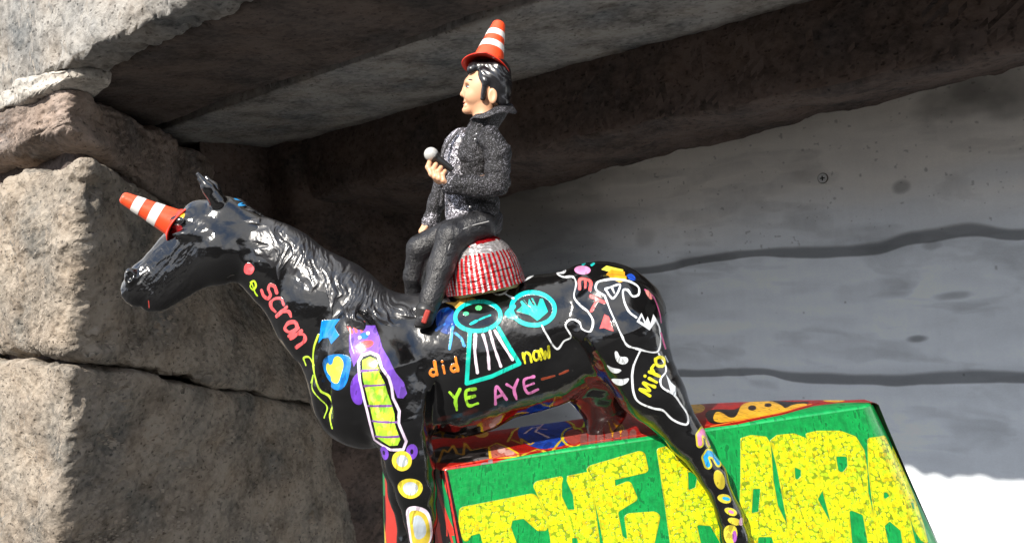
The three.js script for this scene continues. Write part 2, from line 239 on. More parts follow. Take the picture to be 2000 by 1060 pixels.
// painted board closing the recess
const BP = 0.93, bN = V(-SY, 0, CY), b0 = A(0, BP, 0);
const toE = (px, py) => { const q = onPlane(px, py, b0, bN); return [(q.x - b0.x) * CY + (q.z - b0.z) * SY, q.y - EYE]; };
const E0 = -2.0, E1 = 1.3, H0 = -0.75, H1 = 0.32;
{
  // brushed grey bands: [photo points of the centre line, half width in metres, darkness]
  const bands = [[[[1000, 590], [1240, 530], [1450, 497], [1700, 487], [1800, 462], [1880, 450], [2000, 458], [2100, 466]], 0.009, 0.66], [[[1000, 735], [1300, 728], [1480, 727], [1560, 738], [1720, 742], [1880, 736], [2100, 738]], 0.0085, 0.66], [[[1240, 850], [1500, 838], [1700, 830]], 0.02, 0.12]].map(([pts, w, k]) => [pts.map(([x, y]) => toE(x, y)), w, k]);
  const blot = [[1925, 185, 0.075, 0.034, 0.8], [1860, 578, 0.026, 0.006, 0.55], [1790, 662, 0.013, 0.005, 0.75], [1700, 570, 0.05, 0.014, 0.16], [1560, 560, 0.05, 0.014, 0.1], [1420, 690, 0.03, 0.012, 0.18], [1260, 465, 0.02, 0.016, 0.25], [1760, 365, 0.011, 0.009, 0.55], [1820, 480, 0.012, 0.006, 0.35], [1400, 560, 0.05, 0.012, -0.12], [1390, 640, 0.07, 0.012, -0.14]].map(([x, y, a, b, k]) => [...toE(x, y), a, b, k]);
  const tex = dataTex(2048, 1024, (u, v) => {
    const e = lerp(E0, E1, u), h = lerp(H0, H1, v);
    const n = fbm(e * 5, h * 22, 1, 4, 201), n2 = fbm(e * 14, h * 14, 5, 4, 211), fine = hsh(u * 2048 | 0, v * 1024 | 0, 4, 5) - 0.5;
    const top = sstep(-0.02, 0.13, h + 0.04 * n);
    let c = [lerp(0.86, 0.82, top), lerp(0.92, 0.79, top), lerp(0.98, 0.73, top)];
    const wx = e + 0.05 * n2, wy = h * 3.2 + 0.10 * n + e * 0.25, st = fbm(wx * 9, wy * 9, 8, 4, 261), br = fbm(e * 160, h * 26, 6, 2, 271); let k = 1.02 + 0.16 * n + 0.06 * n2 + 0.06 * fine + 0.025 * br - 0.5 * Math.max(0, st - 0.1) + 0.12 * Math.min(0, st + 0.1);
    for (const [pts, w, dk] of bands) for (let i = 1; i < pts.length; i++) if (e >= pts[i - 1][0] && e < pts[i][0]) {
      const t = sm((e - pts[i - 1][0]) / (pts[i][0] - pts[i - 1][0])), y = lerp(pts[i - 1][1], pts[i][1], t) + 0.003 * n2, ww = w * (1 + 0.8 * fbm(e * 9, 2, 2, 2, 231));
      const d = (h - y) / ww; k *= 1 - dk * (d < 0 ? sstep(-1.05, -0.75, d) : 0.75 * sstep(1.2, 0.5, d) + 0.25 * Math.exp(-d * d * 0.5)); }
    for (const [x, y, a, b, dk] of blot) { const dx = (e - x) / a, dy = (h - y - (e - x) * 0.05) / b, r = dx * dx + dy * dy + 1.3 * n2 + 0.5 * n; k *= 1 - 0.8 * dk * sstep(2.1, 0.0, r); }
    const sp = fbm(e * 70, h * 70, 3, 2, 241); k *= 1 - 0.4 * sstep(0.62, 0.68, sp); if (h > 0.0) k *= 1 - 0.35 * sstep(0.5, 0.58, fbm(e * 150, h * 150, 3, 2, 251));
    k *= lerp(0.35, 1, sstep(-0.72, -0.36, e + 0.1 * n));             // deep shade of the recess, painted into the left end of the board
    return c.map((q) => Math.pow(clamp(q * k), 1 / 2.2));
  }, true);
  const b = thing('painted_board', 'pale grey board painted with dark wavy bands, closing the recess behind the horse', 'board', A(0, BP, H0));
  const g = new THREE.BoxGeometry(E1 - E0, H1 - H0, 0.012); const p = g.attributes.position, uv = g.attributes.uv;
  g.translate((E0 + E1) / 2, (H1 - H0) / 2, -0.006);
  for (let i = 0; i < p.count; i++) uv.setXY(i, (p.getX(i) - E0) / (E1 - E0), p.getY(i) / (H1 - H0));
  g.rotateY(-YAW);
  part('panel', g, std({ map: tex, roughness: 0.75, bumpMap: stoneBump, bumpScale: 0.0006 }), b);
  const [se, sh] = toE(1608, 348); const sg = new THREE.CylinderGeometry(0.0075, 0.0075, 0.003, 20); sg.rotateX(Math.PI / 2);
  const hole = new THREE.TorusGeometry(0.008, 0.0011, 8, 20), slot = mergeGeometries([new THREE.BoxGeometry(0.008, 0.0018, 0.001), new THREE.BoxGeometry(0.0018, 0.008, 0.001)]);
  const sc = part('screw', sg.translate(0, 0, 0.001), std({ color: col(0.42, 0.41, 0.39), metalness: 0.6, roughness: 0.5 }), b); sc.position.set(se * CY, sh - H0, se * SY); sc.rotation.y = -YAW;
  part('slot', slot.translate(0, 0, 0.0028), std({ color: col(0.02, 0.02, 0.02) }), sc); part('rim', hole, std({ color: col(0.16, 0.14, 0.12), roughness: 0.9 }), sc);
}
// ---------------------------------------------------------------- the painted box the horse stands over, and its plinth
function canvas(w, h) { const c = document.createElement('canvas'); c.width = w; c.height = h; return [c, c.getContext('2d')]; }
function canvTex(c) { const t = new THREE.CanvasTexture(c); t.colorSpace = THREE.SRGBColorSpace; t.anisotropy = 8; return t; }
// height map from a painted canvas: thick where paint lies, plus brushed undulation
function bumpOf(ctx, W, H, f) {
  const q = ctx.getImageData(0, 0, W, H).data, d = new Uint8Array(W * H * 4);
  for (let j = 0; j < H; j++) for (let i = 0; i < W; i++) { const o = (j * W + i) * 4, k = clamp(f(q[o], q[o + 1], q[o + 2], i, j)) * 255, w = ((H - 1 - j) * W + i) * 4; d[w] = d[w + 1] = d[w + 2] = k; d[w + 3] = 255; }
  const t = new THREE.DataTexture(d, W, H); t.magFilter = THREE.LinearFilter; t.minFilter = THREE.LinearMipmapLinearFilter; t.generateMipmaps = true; t.needsUpdate = true; return t;
}
// uneven coverage, brush streaks, rubbed spots and dust in hand paint (not on bare pixels darker than lo)
function weather(ctx, W, H, lo) {
  const im = ctx.getImageData(0, 0, W, H), q = im.data;
  for (let j = 0; j < H; j++) for (let i = 0; i < W; i++) {
    const o = (j * W + i) * 4; if (Math.max(q[o], q[o + 1], q[o + 2]) < lo) continue;
    const st = fbm(i / 9 + j / 40, j / 60 - i / 70, 3, 2, 701), n = fbm(i / 34, j / 34, 1, 3, 711); let k = 1 + 0.16 * st + 0.16 * n; if (st + 0.6 * n > 0.42) k *= 0.72;
    for (let m = 0; m < 3; m++) q[o + m] = Math.min(255, q[o + m] * k);
  }
  ctx.putImageData(im, 0, 0);
}
const blob = (g, pts) => { g.beginPath(); const n = pts.length, m = (i) => [(pts[i % n][0] + pts[(i + 1) % n][0]) / 2, (pts[i % n][1] + pts[(i + 1) % n][1]) / 2]; g.moveTo(...m(n - 1)); for (let i = 0; i < n; i++) g.quadraticCurveTo(...pts[i], ...m(i)); g.closePath(); };
const poly = (g, pts, close) => { g.beginPath(); pts.forEach((p, i) => i ? g.lineTo(...p) : g.moveTo(...p)); if (close) g.closePath(); };
const TOPH = -371.3 / F * 0.62, BOTH = -0.25;              // top and underside, relative to the eye
const up = V(0, 1, 0), atH = (px, py, h) => onPlane(px, py, V(0, EYE + h, 0), up);
const T0 = Pd(862, 915, 0.608), T1 = Pd(1722, 788, 0.636), topN = T1.clone().sub(T0).cross(Pd(1350, 787, 0.732).sub(T0)).normalize(), onTop = (px, py) => onPlane(px, py, T0, topN);
const boxT = [T0, T1, onTop(1700, 781), onTop(1560, 780), onTop(1340, 789), onTop(738, 872)];   // FL FR BR BL
const boxB = [V(-0.05, EYE + BOTH, DEP - 0.594), V(0.300, EYE + BOTH, DEP - 0.628), V(0.31, EYE + BOTH, DEP - 0.66), V(0.27, EYE + BOTH, DEP - 0.70), V(0.17, EYE + BOTH, DEP - 0.735), V(-0.128, EYE + BOTH, DEP - 0.70)];
const boxAt = V(0.11, EYE + BOTH, DEP - 0.72);
const box = thing('painted_box', 'green and red hand-painted wooden box with bubbly yellow lettering under the horse', 'box', boxAt);
{
  // outline with rounded corners at height t (0 top, 1 bottom); straight runs subdivided
  const ring = (t) => {
    const c = boxT.map((p, i) => p.clone().lerp(boxB[i], t)), out = [];
    const rad = [0.004, 0.022, 0.012, 0.02, 0.03, 0.012], nc = boxT.length;
    for (let i = 0; i < nc; i++) {
      const a = c[(i + nc - 1) % nc], b = c[i], d = c[(i + 1) % nc], p = b.clone().add(a.clone().sub(b).setLength(rad[i])), q = b.clone().add(d.clone().sub(b).setLength(rad[i]));
      for (let k = 0; k <= 10; k++) { const s = k / 10; out.push(p.clone().multiplyScalar((1 - s) * (1 - s)).addScaledVector(b, 2 * s * (1 - s)).addScaledVector(q, s * s)); }
      const p2 = d.clone().add(b.clone().sub(d).setLength(rad[(i + 1) % nc]));
      for (let k = 1; k < 24; k++) out.push(q.clone().lerp(p2, k / 24));
    }
    return out;                                            // 34 points a side: a rounded corner, then the straight run after it
  };
  const R0 = ring(0), nP = R0.length, rows = 14;
  const mk = (i0, i1, off) => {                              // wall strip between outline points
    const P = [], U = [], ix = []; const L = [0]; for (let i = i0 + 1; i <= i1; i++) L.push(L[L.length - 1] + R0[i % nP].distanceTo(R0[(i - 1) % nP]));
    for (let r = 0; r <= rows; r++) {
      const t = r === 0 ? 0.012 : r / rows, q = ring(t), bev = r === 0 ? 0.0 : 0; 
      for (let i = i0; i <= i1; i++) { const p = q[i % nP]; P.push(p.x - boxAt.x, p.y - boxAt.y, p.z - boxAt.z); U.push(L[i - i0] / L[L.length - 1], 1 - t); }
    }
    const w = i1 - i0 + 1; for (let r = 0; r < rows; r++) for (let i = 0; i < w - 1; i++) { const a = r * w + i, b = a + 1, c = a + w, d = c + 1; ix.push(a, c, b, b, c, d); }
    const g = new THREE.BufferGeometry(); g.setAttribute('position', new THREE.Float32BufferAttribute(P, 3)); g.setAttribute('uv', new THREE.Float32BufferAttribute(U, 2)); g.setIndex(ix); g.computeVertexNormals(); return [g, L[L.length - 1]];
  };
  const [gF, LF] = mk(6, 42), [gS, LS] = mk(42, nP + 6);   // front with the rounded right end; the other three sides
  // top: a slightly crowned sheet with a small rounded lip
  const cen = V(); R0.forEach((p) => cen.add(p)); cen.multiplyScalar(1 / nP);
  const P = [], ix = [], U = []; const steps = [[1, -0.0018], [0.995, -0.0006], [0.985, 0], [0.9, 0.0008], [0.6, 0.0014], [0.3, 0.0016], [0.02, 0.0016]];
  const tx0 = -0.14, tx1 = 0.36, tz0 = DEP - 0.88, tz1 = DEP - 0.6;
  steps.forEach(([k, y]) => R0.forEach((p) => { const q = cen.clone().lerp(p, k); P.push(q.x - boxAt.x, q.y + y - boxAt.y, q.z - boxAt.z); U.push((q.x - tx0) / (tx1 - tx0), (q.z - tz0) / (tz1 - tz0)); }));
  for (let r = 0; r < steps.length - 1; r++) for (let i = 0; i < nP; i++) { const a = r * nP + i, b = r * nP + (i + 1) % nP, c = a + nP, d = b + nP; ix.push(a, b, c, b, d, c); }
  const gT = new THREE.BufferGeometry(); gT.setAttribute('position', new THREE.Float32BufferAttribute(P, 3)); gT.setAttribute('uv', new THREE.Float32BufferAttribute(U, 2)); gT.setIndex(ix); gT.computeVertexNormals();

  // ---- front lettering, drawn in measured positions on the front face
  const fN = boxT[1].clone().sub(boxT[0]).cross(boxB[0].clone().sub(boxT[0])).normalize().negate();
  const W = 2048, H = 900, [cv, g] = canvas(W, H);
  const f0 = R0[6], f1 = R0[34 + 0];                        // ends of the straight front run at the top
  const fp = (px, py) => {                                  // photo pixel -> canvas position on the front face
    const q = onPlane(px, py, boxT[0], fN), t0 = (q.x - T0.x) / (T1.x - T0.x), yT = lerp(T0.y, T1.y, t0), t = (q.y - yT) / (EYE + BOTH - yT);
    const a = boxT[0].clone().lerp(boxB[0], t), b = boxT[1].clone().lerp(boxB[1], t), ab = b.clone().sub(a);
    return [q.clone().sub(a).dot(ab) / ab.lengthSq() * W, t * H];
  };
  g.fillStyle = '#06853d'; g.fillRect(0, 0, W, H);
  for (let i = 0; i < 900; i++) { g.strokeStyle = ['rgba(14,140,70,.25)', 'rgba(0,88,42,.22)', 'rgba(30,160,95,.14)'][i % 3]; g.lineWidth = 3 + 8 * rnd(); const x = rnd() * W, y = rnd() * H; g.beginPath(); g.moveTo(x, y); g.lineTo(x + (rnd() - 0.5) * 50, y + 20 + 50 * rnd()); g.stroke(); }
  const letters = [
    [[[895, 992], [1039, 964], [1068, 1021], [1060, 1036], [1045, 1036], [1018, 1012], [995, 1016], [992, 1030], [1010, 1080], [1030, 1150], [950, 1150], [940, 1060], [935, 1040], [916, 1045], [907, 1060], [893, 1036]]],
    [[[1034, 943], [1093, 931], [1090, 946], [1090, 970], [1102, 997], [1117, 997], [1114, 967], [1102, 940], [1103, 931], [1147, 922], [1150, 955], [1165, 1075], [1180, 1150], [1140, 1150], [1122, 1050], [1110, 1050], [1108, 1150], [1080, 1150], [1070, 1050], [1060, 1000]]],
    [[[1139, 913], [1249, 880], [1258, 922], [1192, 937], [1193, 952], [1222, 940], [1237, 976], [1198, 1000], [1207, 1048], [1220, 1060], [1212, 1005], [1282, 1000], [1267, 1070], [1250, 1100], [1180, 1100], [1162, 1006]]],
    [[[1275, 878], [1309, 870], [1334, 884], [1368, 915], [1379, 945], [1373, 961], [1398, 990], [1408, 1028], [1405, 1090], [1370, 1130], [1310, 1130], [1293, 1002]], [[1333, 916], [1354, 932], [1350, 954], [1334, 961]], [[1350, 1025], [1379, 1028], [1400, 1065], [1362, 1080]]],
    [[[1437, 858], [1456, 852], [1485, 855], [1493, 868], [1498, 938], [1507, 990], [1536, 1050], [1545, 1110], [1512, 1110], [1498, 1050], [1469, 1050], [1466, 1110], [1430, 1110], [1437, 945]], [[1459, 955], [1476, 955], [1472, 1002], [1456, 1006]]],
    [[[1494, 862], [1507, 852], [1539, 849], [1562, 858], [1578, 884], [1590, 919], [1594, 958], [1584, 977], [1622, 1047], [1634, 1110], [1600, 1110], [1565, 1022], [1562, 1110], [1543, 1110], [1520, 983], [1507, 913]], [[1539, 912], [1554, 919], [1554, 932], [1541, 947]]],
    [[[1562, 849], [1584, 844], [1629, 844], [1658, 855], [1674, 881], [1680, 919], [1682, 964], [1694, 1015], [1722, 1110], [1692, 1110], [1674, 1008], [1645, 996], [1655, 1110], [1634, 1110], [1600, 977], [1581, 900]], [[1619, 892], [1643, 892], [1644, 913], [1626, 937]]],
    [[[1682, 858], [1725, 855], [1738, 884], [1746, 930], [1762, 1000], [1784, 1110], [1758, 1110], [1748, 1040], [1725, 1020], [1714, 1030], [1730, 1110], [1710, 1110], [1694, 1000], [1684, 920]], [[1712, 950], [1726, 972], [1712, 982]]],
    [[[1741, 888], [1754, 874], [1768, 910], [1788, 975], [1800, 1030], [1806, 1070], [1790, 1060], [1776, 1040], [1764, 1000], [1748, 935]], [[1770, 985], [1781, 987], [1782, 1002], [1774, 1000]]]
  ];
  for (const L of letters) {
    const path = () => { g.beginPath(); L.forEach((ring) => { const q = ring.map((p) => fp(...p)), n = q.length, m = (i) => { const a = q[i % n], b = q[(i + 1) % n]; return [(a[0] + b[0]) / 2, (a[1] + b[1]) / 2]; };
      g.moveTo(...m(n - 1)); for (let i = 0; i < n; i++) { const a = q[i], b = m(i); g.arcTo(a[0], a[1], b[0], b[1], Math.min(26, 0.4 * Math.hypot(b[0] - a[0], b[1] - a[1]), 0.4 * Math.hypot(m(i + n - 1)[0] - a[0], m(i + n - 1)[1] - a[1]))); g.lineTo(...b); } g.closePath(); }); };
    g.lineJoin = 'round'; path(); g.strokeStyle = '#6f7d0c'; g.lineWidth = 7; g.stroke(); path(); g.strokeStyle = '#a9b414'; g.lineWidth = 4; g.stroke();
    path(); g.fillStyle = '#7d9410'; g.fill('evenodd');
    g.save(); path(); g.clip('evenodd');
    const q = L[0].map((p) => fp(...p)), x0 = Math.min(...q.map((p) => p[0])), x1 = Math.max(...q.map((p) => p[0])), y0 = Math.min(...q.map((p) => p[1])), y1 = Math.max(...q.map((p) => p[1]));
    for (let y = y0; y < y1; y += 18) for (let x = x0; x < x1; x += 19.5) {
      const cx = x + (rnd() - 0.5) * 13, cy = y + (rnd() - 0.5) * 12, r = 8.5 + 6 * rnd();
      if (rnd() < 0.06) continue;
      g.fillStyle = ['#c6d00e', '#bfd014', '#aeca1a', '#cfcf0c', '#c6b80e'][(rnd() * 5) | 0]; g.beginPath(); g.ellipse(cx, cy, r, r * (0.85 + 0.3 * rnd()), rnd() * 3, 0, 7); g.fill();
      if (rnd() < 0.35) { g.strokeStyle = 'rgba(70,95,10,.7)'; g.lineWidth = 2; g.beginPath(); g.arc(cx, cy, r * 0.98, rnd() * 6, rnd() * 6 + 2); g.stroke(); }
    }
    g.restore(); path(); g.strokeStyle = 'rgba(165,148,12,.9)'; g.lineWidth = 7; g.stroke();
    path(); g.strokeStyle = 'rgba(180,190,24,.9)'; g.lineWidth = 4.5; g.setLineDash([180, 20]); g.stroke(); g.setLineDash([]);
  }
  // black and red scribbled strip down the left corner, red lip line along the top
  g.fillStyle = '#1a0d0d'; poly(g, [[0, 0], fp(872, 922), fp(905, 1080), [60, H], [0, H]], true); g.fill();
  g.strokeStyle = '#b32a26'; g.lineWidth = 9; for (const l of [[[866, 920], [898, 1090]], [[858, 925], [885, 1070]], [[868, 970], [880, 1060]], [[852, 960], [876, 1100]]]) { poly(g, l.map((p) => fp(...p))); g.stroke(); }
  g.strokeStyle = '#c0342a'; g.lineWidth = 16; poly(g, [[0, 4], [W * 0.55, 3]]); g.stroke();
  weather(g, W, H, 40); 
  const enamel = (map, bump, s = 0.0004) => phys({ map, bumpMap: bump, bumpScale: s, roughness: 0.32, clearcoat: 0.6, clearcoatRoughness: 0.12 });
  const fb = bumpOf(g, W, H, (r, gg, b, i, j) => 0.35 + (r > 110 ? 0.4 : 0) + 0.22 * fbm(i / 16, j / 16, 1, 3, 301));
  part('front_panel', gF, enamel(canvTex(cv), fb), box, 'green front panel lettered in bubbly yellow paint: THE BARRAS');

  // ---- side strip: black with red and green scribble
  const [cs, s] = canvas(1024, 512); s.fillStyle = '#160c0c'; s.fillRect(0, 0, 1024, 512);
  for (let i = 0; i < 70; i++) { s.strokeStyle = ['#b02a24', '#c43a2e', '#8c1f1c', '#18804a', '#c99a2e'][i % 9 < 6 ? i % 3 : 3 + (i % 2)]; s.lineWidth = 4 + 9 * rnd(); const x = 700 + 330 * rnd(), y = 400 * rnd() - 50; s.beginPath(); s.moveTo(x, y); s.lineTo(x + (rnd() - 0.5) * 80, y + 100 + 180 * rnd()); s.stroke(); }
  s.fillStyle = '#c2342b'; s.fillRect(930, 0, 26, 512); s.fillStyle = '#1b8a55'; s.fillRect(796, 0, 14, 512); s.fillStyle = '#b8342a'; s.fillRect(818, 60, 60, 452);
  part('side_panel', gS, enamel(canvTex(cs), stoneBump, 0.0002), box, 'black side scribbled with red and green paint');

  // ---- top: red with doodles
  const TW = 2048, TH = 1146, [ct, t] = canvas(TW, TH);
  const tp = (px, py) => { const q = onTop(px, py); return [(q.x - tx0) / (tx1 - tx0) * TW, (1 - (q.z - tz0) / (tz1 - tz0)) * TH]; };
  const tl = (pts, c, w, close) => { t.strokeStyle = c; t.lineWidth = w * 3; t.lineJoin = t.lineCap = 'round'; poly(t, pts.map((p) => tp(...p)), close); t.stroke(); };
  const tf = (pts, c) => { t.fillStyle = c; blob(t, pts.map((p) => tp(...p))); t.fill(); };
  const el = (cx, cy, rx, ry) => [...Array(20)].map((_, i) => [cx + rx * Math.cos(i * 0.314), cy + ry * Math.sin(i * 0.314)]);
  t.fillStyle = '#a5150e'; t.fillRect(0, 0, TW, TH);
  for (let i = 0; i < 500; i++) { t.strokeStyle = ['rgba(225,70,45,.25)', 'rgba(130,15,15,.22)', 'rgba(240,90,60,.14)'][i % 3]; t.lineWidth = 4 + 10 * rnd(); const x = rnd() * TW, y = rnd() * TH; t.beginPath(); t.moveTo(x, y); t.lineTo(x + 60 * rnd(), y + (rnd() - 0.5) * 30); t.stroke(); }
  tf([[845, 880], [870, 872], [910, 880], [955, 878], [962, 892], [930, 905], [880, 905], [850, 905]], '#2a2626'); for (let i = 0; i < 26; i++) { t.fillStyle = ['#55504f', '#0b0a0a', '#6f6a6a'][i % 3]; const [x, y] = tp(850 + 108 * rnd(), 880 + 24 * rnd()); t.beginPath(); t.ellipse(x, y, 22 * rnd() + 6, 30 * rnd() + 6, 0, 0, 7); t.fill(); }
  tl([[856, 903], [866, 880], [875, 885], [885, 872], [893, 888], [905, 890], [908, 868], [920, 882], [950, 876]], '#e5a02c', 3);
  tf([[955, 890], [962, 870], [985, 872], [1005, 885], [1012, 892], [985, 896], [960, 896]], '#c96a5a'); tf(el(995, 887, 10, 6), '#e0a59a'); tf(el(980, 882, 8, 6), '#e8b5ac');
  tl([[958, 896], [955, 876], [970, 868], [990, 876], [1012, 888], [1012, 892], [985, 895], [958, 897]], '#eec22a', 2.6);
  tf(el(1066, 848, 55, 32), '#173fa4'); for (let i = 0; i < 60; i++) { t.strokeStyle = i % 2 ? 'rgba(20,40,130,.6)' : 'rgba(50,110,210,.4)'; t.lineWidth = 6; const a = rnd() * 6.28, r = Math.sqrt(rnd()), [x, y] = tp(1066 + 50 * r * Math.cos(a), 848 + 28 * r * Math.sin(a)); t.beginPath(); t.moveTo(x, y); t.lineTo(x + 30 * (rnd() - 0.5), y + 60 * (rnd() - 0.5)); t.stroke(); }
  tl([[1025, 850], [1040, 838], [1055, 836], [1046, 846], [1060, 852], [1072, 858]], '#f0c9c6', 3); tl([[1046, 832], [1062, 830], [1050, 840], [1068, 842]], '#e6b2b0', 2.4);
  tl([[992, 866], [1002, 846], [1028, 824], [1066, 815], [1100, 818], [1120, 832], [1124, 842], [1112, 850], [1094, 866], [1076, 886], [1050, 880], [1020, 890]], '#d3b52c', 3); tl([[1000, 862], [1020, 870], [1018, 860], [1036, 872], [1042, 868]], '#e0a52c', 3);
  tf(el(1120, 856, 18, 14), '#b04a40'); tl(el(1120, 856, 22, 18), '#e8cf2c', 2.6, true); tl([[1124, 842], [1140, 838], [1146, 818]], '#c9dd2c', 3); tf(el(1162, 815, 12, 8), '#e6a52c'); tl(el(1162, 815, 15, 10), '#e8d02c', 2.6, true);
  tf(el(1201, 843, 15, 13), '#eca527'); tl(el(1203, 843, 16, 14), '#e0bd30', 1.6, true); tf(el(941, 850, 14, 8), '#c98a2a');
  for (let i = 0; i < 7; i++) tf([[1133 + i * 16, 878 - i * 2.5], [1134 + i * 16, 852 - i], [1142 + i * 16, 846 - i], [1148 + i * 16, 852 - i], [1148 + i * 16, 874 - i * 2.5]], '#8d5450');
  // right end: black marks and a long yellow shape with two eyes; green paint runs over the front edge
  tf([[1376, 815], [1385, 804], [1410, 802], [1440, 805], [1455, 788], [1500, 780], [1540, 788], [1590, 785], [1560, 800], [1440, 822], [1390, 834]], '#17120f');
  tf(el(1358, 800, 20, 11), '#eeb22a'); tf([[1392, 830], [1396, 808], [1410, 808], [1425, 820], [1440, 818], [1448, 792], [1470, 785], [1510, 784], [1530, 796], [1534, 802], [1550, 792], [1575, 790], [1580, 794], [1530, 808], [1440, 824]], '#f0b62c');
  tf(el(1470, 800, 8, 5.5), '#2a1208'); tf(el(1501, 794, 7, 4.5), '#2a1208'); tl([[1390, 834], [1440, 825], [1530, 808], [1585, 792]], '#f0862c', 3); tf(el(1630, 783.5, 22, 4), '#eeb22a');
  t.fillStyle = '#159a50'; poly(t, [[862, 917], [1120, 874], [1385, 836], [1440, 829], [1530, 812], [1590, 796], [1640, 789], [1715, 786], [1800, 800], [1750, 900], [1000, 990]].map((p) => tp(...p)), true); t.fill();
  tl([[862, 914], [1120, 871], [1385, 832]], '#cf4a36', 3);
  weather(t, TW, TH, 30);
  part('top_panel', gT, enamel(canvTex(ct), stoneBump, 0.00025), box, 'red top panel covered in painted doodles');

  const pl = thing('plinth', 'plain stone plinth directly under the painted box and the horse', 'plinth', V(0.1, EYE - 0.3, DEP - 0.66));
  const pg = new RoundedBoxGeometry(0.43, 0.0498, 0.14, 3, 0.004); pg.rotateY(-6 * Math.PI / 180); pg.translate(0.0, 0.025, 0.02); part('slab', boxUV(pg, 3), M.grey, pl);
  const pf = new RoundedBoxGeometry(0.38, 0.93, 0.10, 3, 0.004); pf.rotateY(-6 * Math.PI / 180); pf.translate(0.0, -0.466, 0.02); part('shaft', boxUV(pf, 3), M.grey, pl);
}
// ---------------------------------------------------------------- the horse
const HB = [0, 530 - 1214, 0];                                 // base of the horse, under its hooves
const horse = leaning('horse_figurine', 'glossy black horse figurine covered in bright painted doodles and words', 'figurine', HB);
{
  const bones = [
    // head
    cap(J(428, 440, -9), J(404, 448, -9), 46, 50, 14, 0.66), ell(J(424, 470, 0), [60, 62, 42], 18), ell(J(432, 496, 7), [50, 60, 43], 14), cap(J(396, 440, -9), J(284, 546, -6), 48, 33, 26, 0.66), cap(J(404, 474, 0), J(300, 566, 2), 46, 30, 26, 0.7), cap(J(282, 548, -3), J(271, 566, 0), 33, 34, 12, 0.78),
    cap(J(420, 505, 9), J(318, 580, 6), 40, 22, 26, 0.66), cap(J(310, 588), J(292, 594), 18, 14, 10, 0.9), cap(J(440, 412), J(432, 420), 30, 30, 14, 0.8),
    ell(J(352, 434, 22), [24, 16, 10], 10), ell(J(352, 436, -27), [22, 15, 9], 10), ell(J(380, 458, 32), [46, 9, 6], 10),
    // neck
    cap(J(450, 445), J(545, 522), 50, 74, 26, 0.52), cap(J(545, 522), J(640, 612), 74, 100, 26, 0.55), cap(J(640, 612), J(722, 690), 100, 120, 30, 0.66),
    // chest, barrel, rump
    ell(J(716, 762), [110, 114, 92], 36), cap(J(740, 714, -6), J(885, 710, -18), 122, 137, 40, 0.74), cap(J(885, 710, -18), J(1050, 672, -18), 137, 127, 40, 0.74), cap(J(1050, 662, -18), J(1150, 630, -14), 114, 110, 40, 0.76), ell(J(1192, 626, -12), [112, 109, 86], 40),
    // near foreleg
    ...chain([[752, 730, 52, 78], [783, 820, 62, 53], [799, 900, 66, 45]], 26), ...chain([[799, 900, 66, 45], [813, 960, 68, 36], [822, 1012, 68, 29], [824, 1055, 68, 22], [828, 1130, 68, 19], [830, 1172, 68, 24]], 16),
    // far foreleg
    ...chain([[752, 730, -50, 78], [780, 820, -58, 52], [788, 900, -60, 40], [792, 960, -60, 30], [800, 1060, -62, 21], [808, 1160, -62, 21]], 22),
    // near hind leg
    ...chain([[1215, 656, 42, 88], [1268, 758, 54, 55], [1343, 856, 60, 33]], 34), ...chain([[1343, 856, 60, 33], [1390, 925, 62, 25], [1424, 1005, 62, 21], [1436, 1052, 62, 24], [1452, 1118, 62, 20], [1462, 1140, 62, 24]], 16),
    // far hind leg
    ...chain([[1200, 660, -46, 86], [1166, 752, -60, 60], [1182, 800, -66, 38], [1170, 836, -68, 28]], 26),
    // muscles: shoulder blade, elbow, stifle, jaw edge
    ell(J(690, 690, 76), [44, 78, 22], 24), ell(J(800, 785, 84), [30, 38, 14], 20), ell(J(1205, 600, 62), [62, 60, 20], 26), ell(J(448, 500, 26), [18, 34, 10], 10),
    // hollows: nostril, mouth line, behind the jaw, flank
    ell(J(255, 541, 22), [12, 18, 12], 8), ell(J(251, 540, 34), [6, 11, 7], 3, 1), ell(J(255, 541, -22), [12, 18, 12], 8), ...chain([[276, 598, 27, 3.5], [288, 581, 31, 3.5], [308, 568, 31, 3.5], [315, 556, 31, 3], [311, 548, 31, 2]], 4).map((q) => ({ ...q, sub: 1 })), ...chain([[438, 412, 42, 7], [458, 446, 50, 9], [478, 492, 50, 11], [484, 520, 44, 9]], 8).map((q) => ({ ...q, sub: 1 })), ell(J(1108, 716, 78), [40, 46, 12], 22, 1), ell(J(850, 800, 86), [10, 50, 20], 16, 1), ell(J(640, 760, 66), [14, 60, 10], 18, 1), ell(J(346, 434, 34), [8, 5, 5], 3, 1),
    // ears
    ...chain([[426, 396, 18, 17], [407, 369, 22, 12.5], [386, 340, 24, 4]], 6, 0.7), ...chain([[426, 392, -14, 15], [416, 368, -16, 12], [402, 346, -16, 4]], 8, 0.8)
  ];
  const body = field(bones, (x, y, z) => (x < -590 ? 1.5 * sstep(-590, -640, x) * fbm((x + y) / 30, (x - y) / 9, z / 14, 3, 403) : 0) + 1.6 * vn(x / 46, y / 46, z / 46, 401) + 0.7 * vn(x / 17, y / 17, z / 17, 402));
  const sc = 1.62, W = 2048, H = 1296, X0 = 220, Y0 = 330;       // paint sheet: flat on the horse's own side plane
  const uvf = (x, y) => [(x + 1000 - X0) * sc / W, 1 - (530 - y - Y0) * sc / H];
  const g = mesher(body, [-785, -700, -128], [490, 205, 128], 3, uvf, 4);

  // ---- painted doodles, in the photograph's measure; P(z) sets how far the painted skin stands out from the middle plane
  const [cv, c] = canvas(W, H); c.fillStyle = '#0c0c0d'; c.fillRect(0, 0, W, H); c.lineJoin = c.lineCap = 'round';
